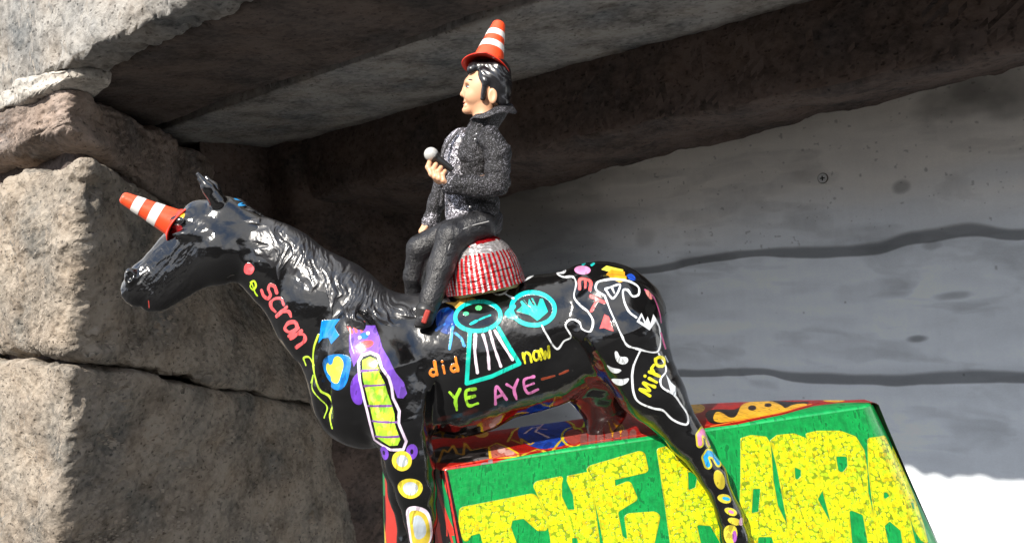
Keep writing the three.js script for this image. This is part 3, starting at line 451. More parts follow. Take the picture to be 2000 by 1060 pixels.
  const P = (z) => { const k = 1 - z / F; c.setTransform(k * sc, 0, 0, k * sc, (1000 - 1000 * k - X0) * sc, (530 - 530 * k - Y0) * sc); };
  const ln = (col, w, ...paths) => {                        // a loaded brush: the line swells and thins
    c.strokeStyle = col;
    for (const p of paths) {
      const cu = new THREE.CatmullRomCurve3(p.map((q) => V(q[0], q[1], 0)), false, 'centripetal'), n = Math.max(3, Math.ceil(cu.getLength() / 2.2)), q = cu.getPoints(n), s = rnd() * 99;
      for (let i = 1; i <= n; i++) { c.lineWidth = w * (0.9 + 0.28 * vn(i / 5 + s, s, 1, 721) + (i < 3 ? 0.12 : 0)); c.beginPath(); c.moveTo(q[i - 1].x + 0.35 * vn(i / 3, s, 2, 722), q[i - 1].y); c.lineTo(q[i].x, q[i].y + 0.35 * vn(i / 3, s, 5, 722)); c.stroke(); }
    }
  };
  const fl = (col, pts, soft) => { c.fillStyle = col; soft ? blob(c, pts) : poly(c, pts, true); c.fill(); };
  const el = (col, x, y, rx, ry, rot = 0, line) => { c.beginPath(); c.ellipse(x, y, rx, ry, rot, 0, 7); if (line) { c.strokeStyle = col; c.lineWidth = line; c.stroke(); } else { c.fillStyle = col; c.fill(); } };
  // brushed letters: polylines in a unit cell, y down
  const G = { s: [[[0.9, 0.1], [0.4, 0], [0.1, 0.2], [0.3, 0.45], [0.75, 0.55], [0.85, 0.85], [0.5, 1], [0.05, 0.9]]], c: [[[0.9, 0.1], [0.4, 0.05], [0.1, 0.4], [0.15, 0.85], [0.5, 1], [0.95, 0.9]]], r: [[[0.1, 0], [0.2, 1]], [[0.2, 0.4], [0.5, 0.05], [0.9, 0.1]]], a: [[[0.85, 0.15], [0.4, 0.05], [0.1, 0.5], [0.3, 0.95], [0.7, 0.8], [0.85, 0.1]], [[0.85, 0.1], [0.95, 1]]], n: [[[0.1, 0], [0.1, 1]], [[0.1, 0.35], [0.5, 0], [0.85, 0.2], [0.9, 1]]], d: [[[0.8, 0.45], [0.35, 0.4], [0.1, 0.7], [0.35, 1], [0.8, 0.9]], [[0.85, -0.3], [0.85, 1]]], i: [[[0.5, 0.25], [0.5, 1]], [[0.5, -0.2], [0.52, -0.15]]], w: [[[0, 0], [0.25, 1], [0.5, 0.3], [0.75, 1], [1, -0.1]]], m: [[[0, 1], [0.1, 0], [0.45, 0.8], [0.8, 0], [1, 1]]], o: [[[0.5, 0], [0.1, 0.3], [0.15, 0.8], [0.5, 1], [0.9, 0.75], [0.85, 0.25], [0.5, 0]]], Y: [[[0, 0], [0.45, 0.45]], [[0.95, -0.1], [0.45, 0.5], [0.4, 1.2]]], E: [[[0.9, 0], [0.1, 0.05], [0.1, 1], [0.95, 0.95]], [[0.1, 0.5], [0.75, 0.45]]], A: [[[0, 1.1], [0.5, -0.05], [0.95, 1]], [[0.2, 0.65], [0.8, 0.6]]], T: [[[0, 0.05], [1, 0]], [[0.5, 0.03], [0.5, 1]]], e: [[[0.1, 0.5], [0.85, 0.4], [0.6, 0], [0.15, 0.2], [0.1, 0.7], [0.4, 1], [0.9, 0.9]]] };
  const word = (txt, col, w, x, y, cw, chh, rot, step) => { const co = Math.cos(rot), si = Math.sin(rot); [...txt].forEach((ch, i) => ln(col, w, ...G[ch].map((pl) => pl.map(([a, b]) => { const u = (a - 0.5) * cw + i * step, v = (b - 0.5) * chh; return [x + u * co - v * si, y + u * si + v * co]; })))); };
  P(40);  // neck and head
  fl('#f0565a', [[472, 534], [474, 518], [483, 511], [492, 518], [497, 526], [488, 538]], true);
  ln('#b9e02c', 4, [[486, 552], [494, 549], [497, 558], [490, 566], [484, 560], [488, 554], [494, 572], [498, 578]]);
  word('scran', '#ee5f62', 7, 525, 570, 25, 30, 0.98, 27.5);
  ln('#2a8fd0', 4, [[448, 384], [462, 390], [458, 398], [478, 396], [490, 404]], [[470, 386], [484, 398]]);
  fl('#e8b21f', [[338, 420], [345, 412], [356, 416], [354, 428], [344, 436], [338, 430]], true); fl('#7e0d10', [[318, 452], [336, 436], [352, 440], [352, 450], [330, 456]], true);
  ln('#c9463c', 2, [[281, 588], [279, 602]]);
  P(70);  // shoulder and chest
  fl('#0c80d2', [[620, 671], [627, 626], [666, 622], [655, 637], [667, 653], [650, 671], [642, 659], [629, 661]]);
  fl('#1178cf', [[626, 714], [632, 698], [650, 690], [672, 688], [690, 692], [694, 706], [684, 748], [664, 762], [638, 748]], true);
  fl('#f1e250', [[633, 722], [636, 707], [653, 712], [656, 694], [669, 692], [679, 706], [672, 728], [664, 750], [640, 736]], true);
  ln('#b9dd3c', 4, [[620, 654], [610, 682], [608, 711], [613, 740], [624, 765], [639, 775], [647, 791], [642, 813], [646, 838]], [[590, 716], [586, 702], [598, 699], [610, 714]]); ln('#a9cf3a', 3, [[602, 750], [608, 734], [605, 760], [622, 780], [636, 797], [630, 818]]);
  P(88);  // crested bird on the shoulder
  fl('#7a4fc4', [[683, 656], [687, 642], [711, 635], [731, 636], [741, 656], [749, 675], [765, 698], [778, 724], [792, 743], [798, 765], [791, 774], [780, 772], [773, 752], [763, 727], [752, 706], [740, 690], [704, 697], [695, 714], [684, 684]]);
  fl('#6f3fbf', [[700, 726], [687, 746], [687, 776], [698, 790], [713, 786], [713, 744], [708, 722]], true); ln('#f0605f', 7, [[680, 636], [688, 648]], [[691, 633], [697, 647]], [[709, 630], [707, 646]]);
  el('#1b6fd0', 712, 655, 8, 6); el('#dff0ff', 704, 658, 3.5, 3.5); el('#dff0ff', 719, 650, 3.5, 3.5); el('#e0504f', 717, 671, 15, 7.5, -0.2); ln('#b03a44', 1.5, [[706, 674], [728, 668]]);
  ln('#e9dbea', 1.6, [[684, 640], [688, 672], [694, 688]]);
  const bel = [[711, 691], [727, 686], [743, 691], [752, 714], [765, 733], [770, 752], [772, 772], [784, 797], [783, 820], [797, 856], [791, 872], [765, 874], [730, 860], [724, 823], [714, 772], [708, 733], [704, 703]];
  c.fillStyle = '#0c0c0d'; poly(c, bel, true); c.fill();
  fl('#b4e83a', [[712, 700], [727, 693], [740, 698], [747, 722], [757, 742], [762, 762], [768, 780], [775, 802], [776, 822], [786, 852], [780, 864], [764, 866], [737, 852], [732, 822], [722, 774], [715, 735]]);
  for (let i = 0; i < 60; i++) { c.fillStyle = ['rgba(240,250,120,.5)', 'rgba(110,190,60,.4)', 'rgba(225,240,60,.5)'][i % 3]; const t = rnd(), x = lerp(726, 764, t) + 30 * (rnd() - 0.5) * 1.1, y = lerp(700, 855, t); c.beginPath(); c.ellipse(x, y, 5, 7, 0.3, 0, 7); c.fill(); }
  ln('#80539e', 4.5, [[713, 720], [744, 717]], [[718, 749], [757, 746]], [[722, 789], [769, 787]], [[730, 819], [780, 818]], [[735, 850], [782, 846]]); poly(c, bel, true); c.strokeStyle = '#e6d3ea'; c.lineWidth = 5.5; c.stroke();
  el('#7143b8', 751, 883, 10, 14); el('#7143b8', 807, 877, 11, 15); el('#2a1846', 750, 883, 3, 5); el('#1c1030', 807, 877, 3, 5);
  P(100); // foreleg rings
  el('#d9c437', 786, 897, 20, 20); el('#b3bcc2', 787, 897, 11.5, 11.5); el('#d9c437', 801, 952, 25, 20); el('#b9c1c6', 802, 952, 15, 13); fl('#e7d5e6', [[790, 992], [815, 984], [842, 1002], [845, 1070], [800, 1080], [794, 1030]], true); fl('#cdb53a', [[797, 998], [818, 994], [838, 1012], [840, 1070], [804, 1076], [800, 1030]], true); fl('#a8b2ba', [[806, 1008], [820, 1004], [832, 1022], [832, 1050], [810, 1058], [806, 1030]], true);
  P(96);  // flank: robed figure, speech bubble and words
  fl('#0c3a8c', [[852, 605], [878, 600], [890, 620], [884, 655], [858, 652], [846, 630]], true); ln('#1d6fd0', 7, [[862, 608], [872, 604]], [[850, 646], [866, 634]]); ln('#4aa5e6', 6, [[882, 640], [880, 662], [877, 682]], [[888, 652], [900, 662], [906, 676]]); ln('#12448f', 6, [[866, 622], [884, 632], [872, 640]]);
  fl('#c79a48', [[862, 592], [886, 592], [900, 578], [920, 582], [930, 588], [905, 598], [890, 606], [880, 598]]);
  el('#12c7bd', 932, 619, 45, 28.5, -0.06, 8.5); ln('#12c7bd', 5.5, [[918, 634], [934, 626], [957, 617]]); el('#45c98a', 908, 614, 6, 4); el('#55c97a', 933, 603, 7, 5);
  c.strokeStyle = '#14c2ac'; c.lineWidth = 8.5; poly(c, [[917, 651], [914, 700], [911, 750], [960, 737], [1015, 712], [995, 680], [973, 642]]); c.stroke(); 
  ln('#ead9e6', 6, [[928, 655], [927, 688], [932, 729]], [[943, 655], [952, 688], [955, 722]], [[956, 648], [965, 680], [978, 717]], [[966, 647], [981, 672], [1001, 704]]);
  el('#12c7bd', 1042, 604, 43, 32, 0.05, 9); ln('#12c7bd', 9, [[1008, 622], [989, 615], [1004, 600]]); fl('#14bfae', [[1008, 609], [1020, 598], [1016, 590], [1024, 586], [1032, 596], [1034, 584], [1042, 583], [1050, 600], [1056, 584], [1062, 584], [1072, 610], [1056, 624], [1050, 628], [1036, 617]]); ln('#0c0c0d', 3, [[1022, 588], [1036, 602]], [[1036, 584], [1044, 596]]);
  ln('#dfe3e6', 4, [[1059, 637], [1068, 654], [1090, 684], [1104, 668], [1117, 660], [1106, 636], [1118, 625], [1133, 631], [1138, 643], [1152, 647], [1158, 627], [1149, 609], [1133, 595], [1124, 580], [1129, 552], [1124, 541], [1104, 541], [1094, 534], [1108, 531], [1111, 521], [1099, 518]], [[955, 569], [970, 577], [984, 574], [993, 565]], [[984, 574], [1003, 584]], [[1022, 550], [1040, 540], [1056, 528]]);
  for (let i = 0; i < 40; i++) { c.fillStyle = ['rgba(30,52,62,.6)', 'rgba(60,22,18,.5)', 'rgba(22,40,52,.6)'][i % 3]; const x = 850 + 240 * rnd(), y = 826 - (x - 850) * 0.2 + 16 * (rnd() - 0.5); c.beginPath(); c.ellipse(x, y, 16, 5, -0.3, 0, 7); c.fill(); }
  word('did', '#e8822c', 6, 845, 724, 17, 20, -0.2, 21); word('naw', '#d6cf28', 5.5, 1030, 700, 16, 20, -0.22, 19); word('YE', '#9bd832', 6.5, 890, 782, 22, 32, -0.12, 31); word('AYE', '#d87ab8', 6, 974, 774, 25, 30, -0.28, 33);
  ln('#8c3a22', 5, [[1060, 744], [1085, 738]], [[1095, 735], [1112, 728]]);
  el('#101012', 1099, 586, 5, 3.5); ln('#101012', 3.5, [[1096, 582], [1102, 590]], [[1112, 583], [1116, 582]], [[1108, 608], [1108, 600], [1116, 598]]);
  P(84);  // rump
  el('#d58bb8', 1143, 527, 16, 9); ln('#1fb9b4', 5, [[1145, 516], [1150, 513]], [[1162, 517], [1168, 513]]); ln('#c97a9c', 3, [[1096, 516], [1132, 512]]);
  word('E', '#ea5a58', 6, 1145, 556, 22, 20, 1.75, 0); word('T', '#ea5a58', 7, 1161, 595, 26, 26, 0.5, 0); fl('#ea5a58', [[1168, 640], [1178, 612], [1186, 616], [1194, 644], [1186, 642], [1176, 638]]);
  fl('#e2d84a', [[1180, 526], [1192, 518], [1226, 526], [1224, 534], [1200, 532]]); fl('#e39a26', [[1188, 536], [1200, 526], [1228, 530], [1226, 546], [1212, 552], [1196, 544]]); fl('#1e4fc0', [[1226, 540], [1240, 532], [1250, 540], [1248, 548], [1234, 548]], true);
  const man = [[1181, 577], [1165, 565], [1168, 552], [1186, 546], [1215, 546], [1237, 552], [1249, 562], [1247, 575], [1235, 578], [1226, 566], [1218, 566], [1217, 584], [1224, 606], [1238, 618]];
  ln('#dde1e4', 4.2, man, [[1181, 577], [1190, 606], [1208, 650], [1219, 670], [1237, 677], [1279, 685], [1287, 674], [1287, 640], [1279, 624]]);
  fl('#d5dade', [[1238, 626], [1249, 609], [1256, 626], [1261, 616], [1266, 630], [1274, 612], [1281, 624], [1264, 643]]); fl('#0e0e10', [[1244, 624], [1249, 616], [1254, 630]]); ln('#d5dade', 4, [[1183, 564], [1212, 556], [1196, 582], [1183, 564]], [[1196, 562], [1200, 572]]);
  fl('#d2d7db', [[1195, 682], [1202, 682], [1206, 694], [1220, 692], [1224, 702], [1214, 710], [1200, 704]], true); fl('#d2d7db', [[1181, 708], [1192, 716], [1214, 718], [1204, 728], [1192, 726]], true); fl('#c9cfd4', [[1189, 738], [1214, 738], [1227, 733], [1222, 746], [1206, 754]], true);
  ln('#dde1e4', 4.2, [[1245, 681], [1233, 710], [1231, 738], [1240, 777], [1269, 792], [1290, 797], [1312, 817], [1340, 826], [1342, 810], [1326, 785], [1312, 767], [1287, 750], [1286, 736], [1297, 724], [1298, 714], [1283, 688]]); fl('#c5ccd2', [[1297, 727], [1308, 744], [1317, 752], [1317, 772], [1306, 765]]);
  word('miro', '#d9cf24', 6.5, 1259, 754, 20, 22, -1.08, 19);
  ln('#c7588c', 4, [[1262, 566], [1280, 580], [1288, 604], [1292, 630]], [[1290, 650], [1296, 668], [1300, 680]]); fl('#d0827a', [[1260, 566], [1272, 566], [1278, 586], [1268, 584]], true); ln('#aab4ba', 3, [[1298, 694], [1304, 706]]);
  P(92);  // hind leg
  const heart = (x, y, a, o, i) => { c.save(); c.translate(x, y); c.rotate(a); for (const [q, k] of [[o, 1], [i, 0.55]]) { c.strokeStyle = q; c.lineWidth = 17 * k; poly(c, [[-10, 12], [-9, -4], [0, -9], [10, 2], [12, 18]]); c.stroke(); } c.restore(); };
  heart(1376, 853, -0.15, '#c9bb34', '#d987b4'); heart(1389, 894, -0.4, '#c4b832', '#1f8fd8'); el('#b7a72e', 1407, 938, 11, 20, -0.3); el('#c4b636', 1418, 976, 14, 9, 0.25); el('#2a9fd6', 1421, 976, 8, 3.5, 0.25); el('#c4b636', 1430, 1001, 13, 7, 0.35); el('#b56ca0', 1430, 1001, 6, 3, 0.35); el('#c4b636', 1437, 1020, 14, 7, 0.35); fl('#c4b636', [[1418, 1028], [1440, 1026], [1444, 1050], [1428, 1070], [1418, 1058]], true); fl('#8e4b9c', [[1432, 1040], [1440, 1036], [1442, 1056], [1434, 1064]], true); el('#b58aa8', 1452, 1022, 6, 8);
  c.setTransform(1, 0, 0, 1, 0, 0);
  weather(c, W, H, 40);
  for (let i = 0; i < 260; i++) { c.fillStyle = ['rgba(150,140,125,.10)', 'rgba(190,185,175,.16)', 'rgba(120,110,100,.10)'][i % 3]; c.beginPath(); c.ellipse(rnd() * W, rnd() * H, 0.8 + 2.2 * rnd(), 0.8 + 1.4 * rnd(), rnd() * 3, 0, 7); c.fill(); }
  const bump = bumpOf(c, W, H, (r, gg, b, i, j) => { const px = i / sc + X0, py = j / sc + Y0; let k = 0.42 + (r + gg + b > 190 ? 0.20 : 0) + 0.22 * fbm(px / 17, py / 17, 1, 3, 411) + 0.07 * fbm(px / 5, py / 5, 2, 2, 412);
    const m = sstep(330, 300, px) * 0 + sstep(245, 300, px) * sstep(420, 360, px) * sstep(450, 480, py); k += 0.2 * m * fbm((px + py) / 30, (px - py) / 7, 4, 3, 413); return k; });
  const smudge = dataTex(512, 512, (u, v) => { const k = 0.30 + 0.5 * Math.max(0, tfbm(u, v, 5, 4, 731) + 0.05) + 0.12 * tfbm(u, v, 40, 2, 741); return [k, k, k]; });
  const gloss = phys({ map: canvTex(cv), bumpMap: bump, bumpScale: 0.0007, roughnessMap: smudge, roughness: 0.42, ior: 1.55, clearcoat: 0.75, clearcoatRoughness: 0.06 });
  part('body', toM(g, HB), gloss, horse, 'glossy black body with painted doodles');
  // mane: heavy combed ridges lying over the near side of the neck
  const crest = [[432, 384], [470, 392], [520, 412], [600, 456], [680, 506], [750, 558], [800, 596], [850, 612]], low = [[440, 396], [462, 440], [500, 500], [560, 560], [620, 612], [700, 640], [790, 640], [850, 622]];
  const at = (L, x) => { for (let i = 1; i < L.length; i++) if (x <= L[i][0]) return lerp(L[i - 1][1], L[i][1], clamp((x - L[i - 1][0]) / (L[i][0] - L[i - 1][0]))); return L[L.length - 1][1]; };
  const maneF = (x, y, z) => {
    const d = body(x, y, z), k = 1 / (1 - Math.max(z, 0) / F), px = x * k + 1000, py = 530 - y * k;
    const a = at(crest, px), b = at(low, px), v = (py - a) / Math.max(20, b - a);                      // 0 at the crest, 1 at the hanging ends
    const bend = px + py * 0.30 - 40 * v * v + 46 * fbm(px / 62, py / 62, 3, 3, 421);
    const rid = 1 - Math.abs(fbm(bend / 15, py / 46, 1, 4, 422)) * 3, big = vn(bend / 38, py / 150, 2, 423), edge = 0.86 + 0.22 * vn(bend / 15, 0, 4, 424);
    const mask = z < -4 ? sstep(-22, -4, z) - 0.3 : Math.min(sstep(edge + 0.05, edge - 0.3, v), sstep(482, 530, px + 26 * vn(py / 12, 1, 2, 425)) , sstep(852, 815, px));
    return d - (mask <= 0.02 ? -3 : (4.0 * Math.min(1, mask * 2) + (2.6 * rid + 2.6 * big) * mask * sstep(-0.02, 0.22, v)));
  };
  const mg = mesher(maneF, [-540, -120, -24], [-142, 150, 100], 2, uvf, 14);
  part('mane', toM(mg, HB), phys({ color: col(0.014, 0.014, 0.016), roughness: 0.32, ior: 1.6, clearcoat: 0.5, clearcoatRoughness: 0.16, bumpMap: bump, bumpScale: 0.0005 }), horse);
  const black = phys({ color: col(0.012, 0.012, 0.013), roughness: 0.1, ior: 1.8, clearcoat: 1 });
  { const e = new THREE.SphereGeometry(9, 24, 16); e.scale(1.1, 0.75, 0.6); const q = J(351, 431, 29); e.translate(...q); part('eye', toM(e, HB), black, horse);
    const l = new THREE.TorusGeometry(8.6, 1.5, 8, 24); l.scale(1.1, 0.75, 1); l.rotateY(-0.35); l.translate(q[0], q[1], q[2] + 2); part('eyelid', toM(l, HB), black, horse); }
  for (const [x, y, z, r] of [[830, 1172, 68, 25], [1462, 1140, 62, 25]]) {
    const q = J(x, y, z), h = (EYE + BOTH - horse.position.y) / S, gh = new THREE.CylinderGeometry(r, r * 1.35, 66, 24); const yb = (HB[1]) ; gh.rotateZ(0.0); gh.translate(q[0] - 8, q[1] - 36, q[2]); part('hoof', toM(gh, HB), black, horse);
  }
}
// ---------------------------------------------------------------- foil-wrapped cake under the rider
{
  const [cv, c] = canvas(1024, 512); c.fillStyle = '#a7a2a2'; c.fillRect(0, 0, 1024, 512);
  const n = 46; for (let i = 0; i < n; i++) { const x = i * 1024 / n; c.fillStyle = i % 5 ? '#b8131a' : '#a80f18'; c.beginPath(); c.moveTo(x, 512); c.lineTo(x + 13.5, 512); c.lineTo(x + 12 + 3 * rnd(), 165 + 30 * rnd()); c.lineTo(x + 1 + 2 * rnd(), 165 + 30 * rnd()); c.closePath(); c.fill(); }
  c.fillStyle = '#a5121b'; c.fillRect(0, 0, 1024, 92); for (let i = 0; i < 60; i++) { c.fillStyle = i % 2 ? '#a5121b' : '#c9c4c2'; c.beginPath(); c.ellipse(rnd() * 1024, 92 + 16 * (rnd() - 0.5), 14 * rnd() + 4, 8, 0, 0, 7); c.fill(); }
  const cr = dataTex(512, 512, (u, v) => { const a = tfbm(u, v, 10, 3, 501), b = tfbm(u, v, 26, 3, 511); const k = 0.5 + 0.5 * Math.abs(a) * 1.6 - 0.6 * Math.abs(b); return [k, k, k]; });
  const prof = [[0.001, 109], [18, 107], [37, 100], [53, 87], [65, 69], [72, 48], [75.5, 28], [77, 12], [78.5, 3], [76, 0], [40, -1], [0.001, -1]].map(([r, y]) => new THREE.Vector2(r, y));
  const g = new THREE.LatheGeometry(new THREE.SplineCurve(prof.slice(0, 9)).getPoints(56), 160), p = g.attributes.position;
  for (let i = 0; i < p.count; i++) { const x = p.getX(i), y = p.getY(i), z = p.getZ(i), r = Math.hypot(x, z), a = Math.atan2(z, x), k = 1 + (0.010 * Math.sin(a * 46) * sstep(88, 20, y) + 0.035 * fbm(Math.cos(a) * 5, y / 26, Math.sin(a) * 5, 3, 521)); p.setXYZ(i, x * k, y + 2 * fbm(x / 14, y / 14, z / 14, 2, 531) * sstep(0, 20, r), z * k); }
  const uv = g.attributes.uv; for (let i = 0; i < uv.count; i++) uv.setXY(i, uv.getX(i), p.getY(i) / 112);
  g.computeVertexNormals();
  const b = J(949, 566, 0), t = leaning('foil_cake', 'domed cake wrapped in crumpled red and silver striped foil under the seated doll', 'cake', b);
  g.scale(S, S, S); g.rotateZ(0.19); g.rotateX(0.06);
  part('wrapper', g, std({ map: canvTex(cv), metalness: 0.55, roughness: 0.34, bumpMap: cr, bumpScale: 0.0016 }), t);
  const base = new THREE.CylinderGeometry(70, 66, 6, 60); base.translate(0, -3, 0); base.scale(S, S, S); base.rotateZ(0.19); part('base', base, std({ color: col(0.5, 0.36, 0.16), roughness: 0.6 }), t);
}
// ---------------------------------------------------------------- two toy traffic cones
const scuff = dataTex(512, 512, (u, v) => { const n = tfbm(u, v, 5, 5, 801), m = tfbm(u, v, 40, 3, 811); let k = 0.93 + 0.14 * n + 0.05 * m; if (m + 0.5 * n > 0.42) k *= 0.72; return [k, k, k]; });
const orange = phys({ map: scuff, bumpMap: scuff, bumpScale: 0.0003, color: col(0.92, 0.085, 0.022), roughness: 0.38, clearcoat: 0.25, clearcoatRoughness: 0.3 }), reflective = std({ map: scuff, color: col(0.82, 0.79, 0.76), roughness: 0.5 }), orangeRim = phys({ color: col(0.80, 0.035, 0.012), roughness: 0.4, clearcoat: 0.2 });
function cone(label, base, tip, r0, r1, H, brim, bands, wave, out) {
  const t = thing('traffic_cone', label, 'traffic cone', base, 'toy traffic cones'); delete t.userData.group;
  t.quaternion.setFromUnitVectors(V(0, 1, 0), tip.clone().sub(base).normalize());
  const L = (pts, seg = 64) => new THREE.LatheGeometry(pts.map(([r, y]) => new THREE.Vector2(r * S, y * S)), seg), rr = (y) => lerp(r0, r1, y / H);
  part('shell', L([[r0 + 1, 0], [rr(H * 0.5), H * 0.5], [rr(H - 5), H - 5], [r1 * 0.9, H - 2], [r1 * 0.66, H], [r1 * 0.58, H - 2], [r1 * 0.5, H - 8], [r0 - 4, 0]]), orange, t);
  for (const [a, b] of bands) part('band', L([[rr(a) + 0.1, a], [rr(a) + 0.7, a + 0.4], [rr(b) + 0.7, b - 0.4], [rr(b) + 0.1, b]]), reflective, t);
  const g = L([[r0 - 3, -1.5], [r0, 2], [r0 + 3, 0.5], [brim * 0.8, -3], [brim * 0.96, -5], [brim, -7], [brim * 0.97, -8.6], [brim * 0.8, -6.5], [r0, -3.5], [r0 - 3, -1.5]], 96), p = g.attributes.position;
  for (let i = 0; i < p.count; i++) { const x = p.getX(i), z = p.getZ(i), q = Math.hypot(x, z) / (brim * S), a = Math.atan2(z, x); p.setY(i, p.getY(i) + wave(a) * S * sstep(r0 / brim * 0.9, 1, q)); }
  g.computeVertexNormals(); part('base', g, orangeRim, t); return t;
}
cone('orange and white toy traffic cone fixed to the horse forehead as a horn', V(...J(337, 434, 0).map((q) => q * S)).applyQuaternion(TILT).add(V(0, EYE, 0)), V(...J(240, 386, 26).map((q) => q * S)).applyQuaternion(TILT).add(V(0, EYE, 0)), 27, 11.5, 104, 40, [[26, 44], [62, 79]], (a) => -5 * Math.cos(2 * a));
cone('orange and white toy traffic cone worn as a hat on the head of the doll', V(...J(952, 124, 0).map((q) => q * S)).applyQuaternion(TILT).add(V(0, EYE, 0)), V(...J(977, 34, -14).map((q) => q * S)).applyQuaternion(TILT).add(V(0, EYE, -14 * S)), 31, 12, 95, 49, [[28, 43], [57, 71]], (a) => -9 * Math.abs(Math.cos(a)) + 3);

// ---------------------------------------------------------------- the rider
{
  const DB = [J(930, 470)[0], J(930, 470)[1], 0];
  const doll = leaning('doll', 'seated doll with black quiff in glittering black jacket holding a microphone', 'doll', DB);
  const k = (x, y, z, r) => { const q = J(x, y, z); return ell(q, r, 4); };
  // head, neck
  const headF = field([ell(J(953, 166, 0), [40, 44, 34], 8), ell(J(931, 181, 0), [26, 37, 26], 10), cap(J(944, 207), J(919, 212), 16, 10, 9), ell(J(911, 215), [8.5, 7.5, 9], 6), cap(J(911, 162), J(905, 181), 3, 4.6, 5), ell(J(903.5, 184.5), [5, 4.4, 4.6], 4), ell(J(909, 187, 4.5), [4, 3, 3], 3), ell(J(909, 187, -4.5), [4, 3, 3], 3),
    cap(J(914, 159, -15), J(914, 159, 15), 5, 5, 7), ell(J(921, 188, 15), [11, 11, 8], 8), ell(J(921, 188, -15), [11, 11, 8], 8), ell(J(912, 169.5, 15), [6, 4.5, 6], 5, 1), ell(J(912, 169.5, -15), [6, 4.5, 6], 5, 1),
    cap(J(909, 198, -7), J(909, 198, 7), 3.4, 3.4, 3), cap(J(910, 206, -6), J(910, 206, 6), 4, 4, 3), ell(J(905, 202), [5, 0.9, 11], 1.6, 1),
    ell(J(962, 187, 34), [9, 15, 4], 3), ell(J(961, 186, 39), [5, 10, 3], 3, 1), ell(J(962, 187, -34), [9, 15, 4], 3), cap(J(946, 212), J(944, 246), 20, 22, 8)]);
  const uvd = (x, y) => [x / 110, y / 110];
  const gHead = mesher(headF, [-112, 268, -48], [8, 425, 48], 1, uvd, 2);
  // arms, trunk and legs under the clothes, hands
  const handN = field([cap(J(900, 360, 72), J(878, 358, 72), 13, 12, 6), cap(J(878, 358, 72), J(858, 342, 72), 12, 13, 6), cap(J(860, 346, 72), J(850, 336, 72), 13, 10, 6),
    ...chain([[856, 352, 78, 5.5], [843, 340, 82, 5.2], [836, 326, 78, 5], [839, 316, 72, 4.6]], 2.5), ...chain([[862, 354, 84, 5.5], [850, 345, 88, 5], [846, 330, 86, 4.8], [851, 321, 80, 4.4]], 2), ...chain([[868, 356, 86, 5.2], [858, 348, 91, 4.8], [856, 334, 90, 4.5], [861, 327, 84, 4.2]], 2), ...chain([[874, 358, 86, 4.8], [866, 352, 91, 4.4], [865, 340, 90, 4.1], [869, 334, 85, 3.8]], 2), ...chain([[858, 338, 60, 5.5], [848, 326, 58, 5], [843, 315, 62, 4.4]], 2.5)]);
  const gHN = mesher(handN, [-185, 145, 44], [-90, 225, 104], 1, uvd, 2);
  const handF = field([cap(J(845, 418, -52), J(836, 438, -50), 11, 11, 5), cap(J(836, 438, -50), J(826, 452, -46), 10, 9, 5), ...[-54, -49, -44, -39].map((z, i) => chain([[828, 450, z, 4.4], [821, 460 + i, z, 4], [819, 470, z, 3.4]], 2)).flat(), ...chain([[832, 444, -36, 4.4], [826, 452, -32, 3.6]], 2)]);
  const gHF = mesher(handF, [-200, 40, -72], [-140, 125, -20], 1.2, uvd, 2);
  const coreF = field([cap(J(932, 425), J(936, 275), 30, 32, 10), cap(J(940, 275, -34), J(940, 275, 34), 14, 14, 10), ...chain([[954, 282, 48, 12], [970, 350, 66, 12], [900, 360, 72, 10]], 8), ...chain([[905, 275, -52, 16], [865, 360, -60, 14], [845, 418, -52, 11]], 8), ...chain([[935, 436, 22, 24], [880, 464, 40, 22], [850, 560, 66, 15], [832, 615, 88, 11]], 10), ...chain([[925, 430, -22, 26], [822, 486, -30, 20], [808, 550, -44, 14], [806, 600, -66, 11]], 10)]);
  const gCore = mesher(coreF, [-215, -115, -96], [30, 290, 104], 3, uvd, 4);
  const skin = phys({ color: col(0.66, 0.36, 0.21), roughness: 0.42, sheen: 0.2, clearcoat: 0.15, clearcoatRoughness: 0.4 });
  part('body', toM(mergeGeometries([gHead, gHN, gHF, gCore]), DB), skin, doll);
  // hair
  const hairF = field([cap(J(930, 134, 0), J(972, 140, 0), 17, 25, 6, 1.5), ell(J(971, 168, 0), [29, 46, 38], 8), cap(J(922, 136, -20), J(922, 136, 18), 10, 10, 5), cap(J(944, 142, 26), J(948, 164, 32), 10, 6, 5), cap(J(944, 142, -26), J(948, 164, -32), 10, 6, 5), cap(J(948, 160, 32), J(943, 192, 28), 6.5, 5, 3), cap(J(948, 160, -32), J(943, 192, -28), 6.5, 5, 3), ell(J(960, 152, 24), [26, 18, 16], 6), ell(J(960, 152, -24), [26, 18, 16], 6), cap(J(980, 196, -16), J(980, 196, 16), 14, 14, 8), cap(J(976, 212, -12), J(976, 212, 12), 9, 9, 6), ell(J(961, 188, 38), [10, 16, 10], 2, 1), ell(J(961, 188, -38), [10, 16, 10], 2, 1)],
    (x, y, z) => 0.22 * Math.sin((y * 0.35 + x * 0.4 + 6 * vn(x / 26, y / 26, z / 26, 601)) * 1.1));
  part('hair', toM(mesher(hairF, [-100, 300, -50], [14, 425, 50], 1.1, uvd, 3), DB), phys({ color: col(0.009, 0.009, 0.011), roughness: 0.26, clearcoat: 0.4, clearcoatRoughness: 0.2, ior: 1.6 }), doll);
  // face paint as small proud pieces
  const ink = std({ color: col(0.02, 0.014, 0.012), roughness: 0.5 });
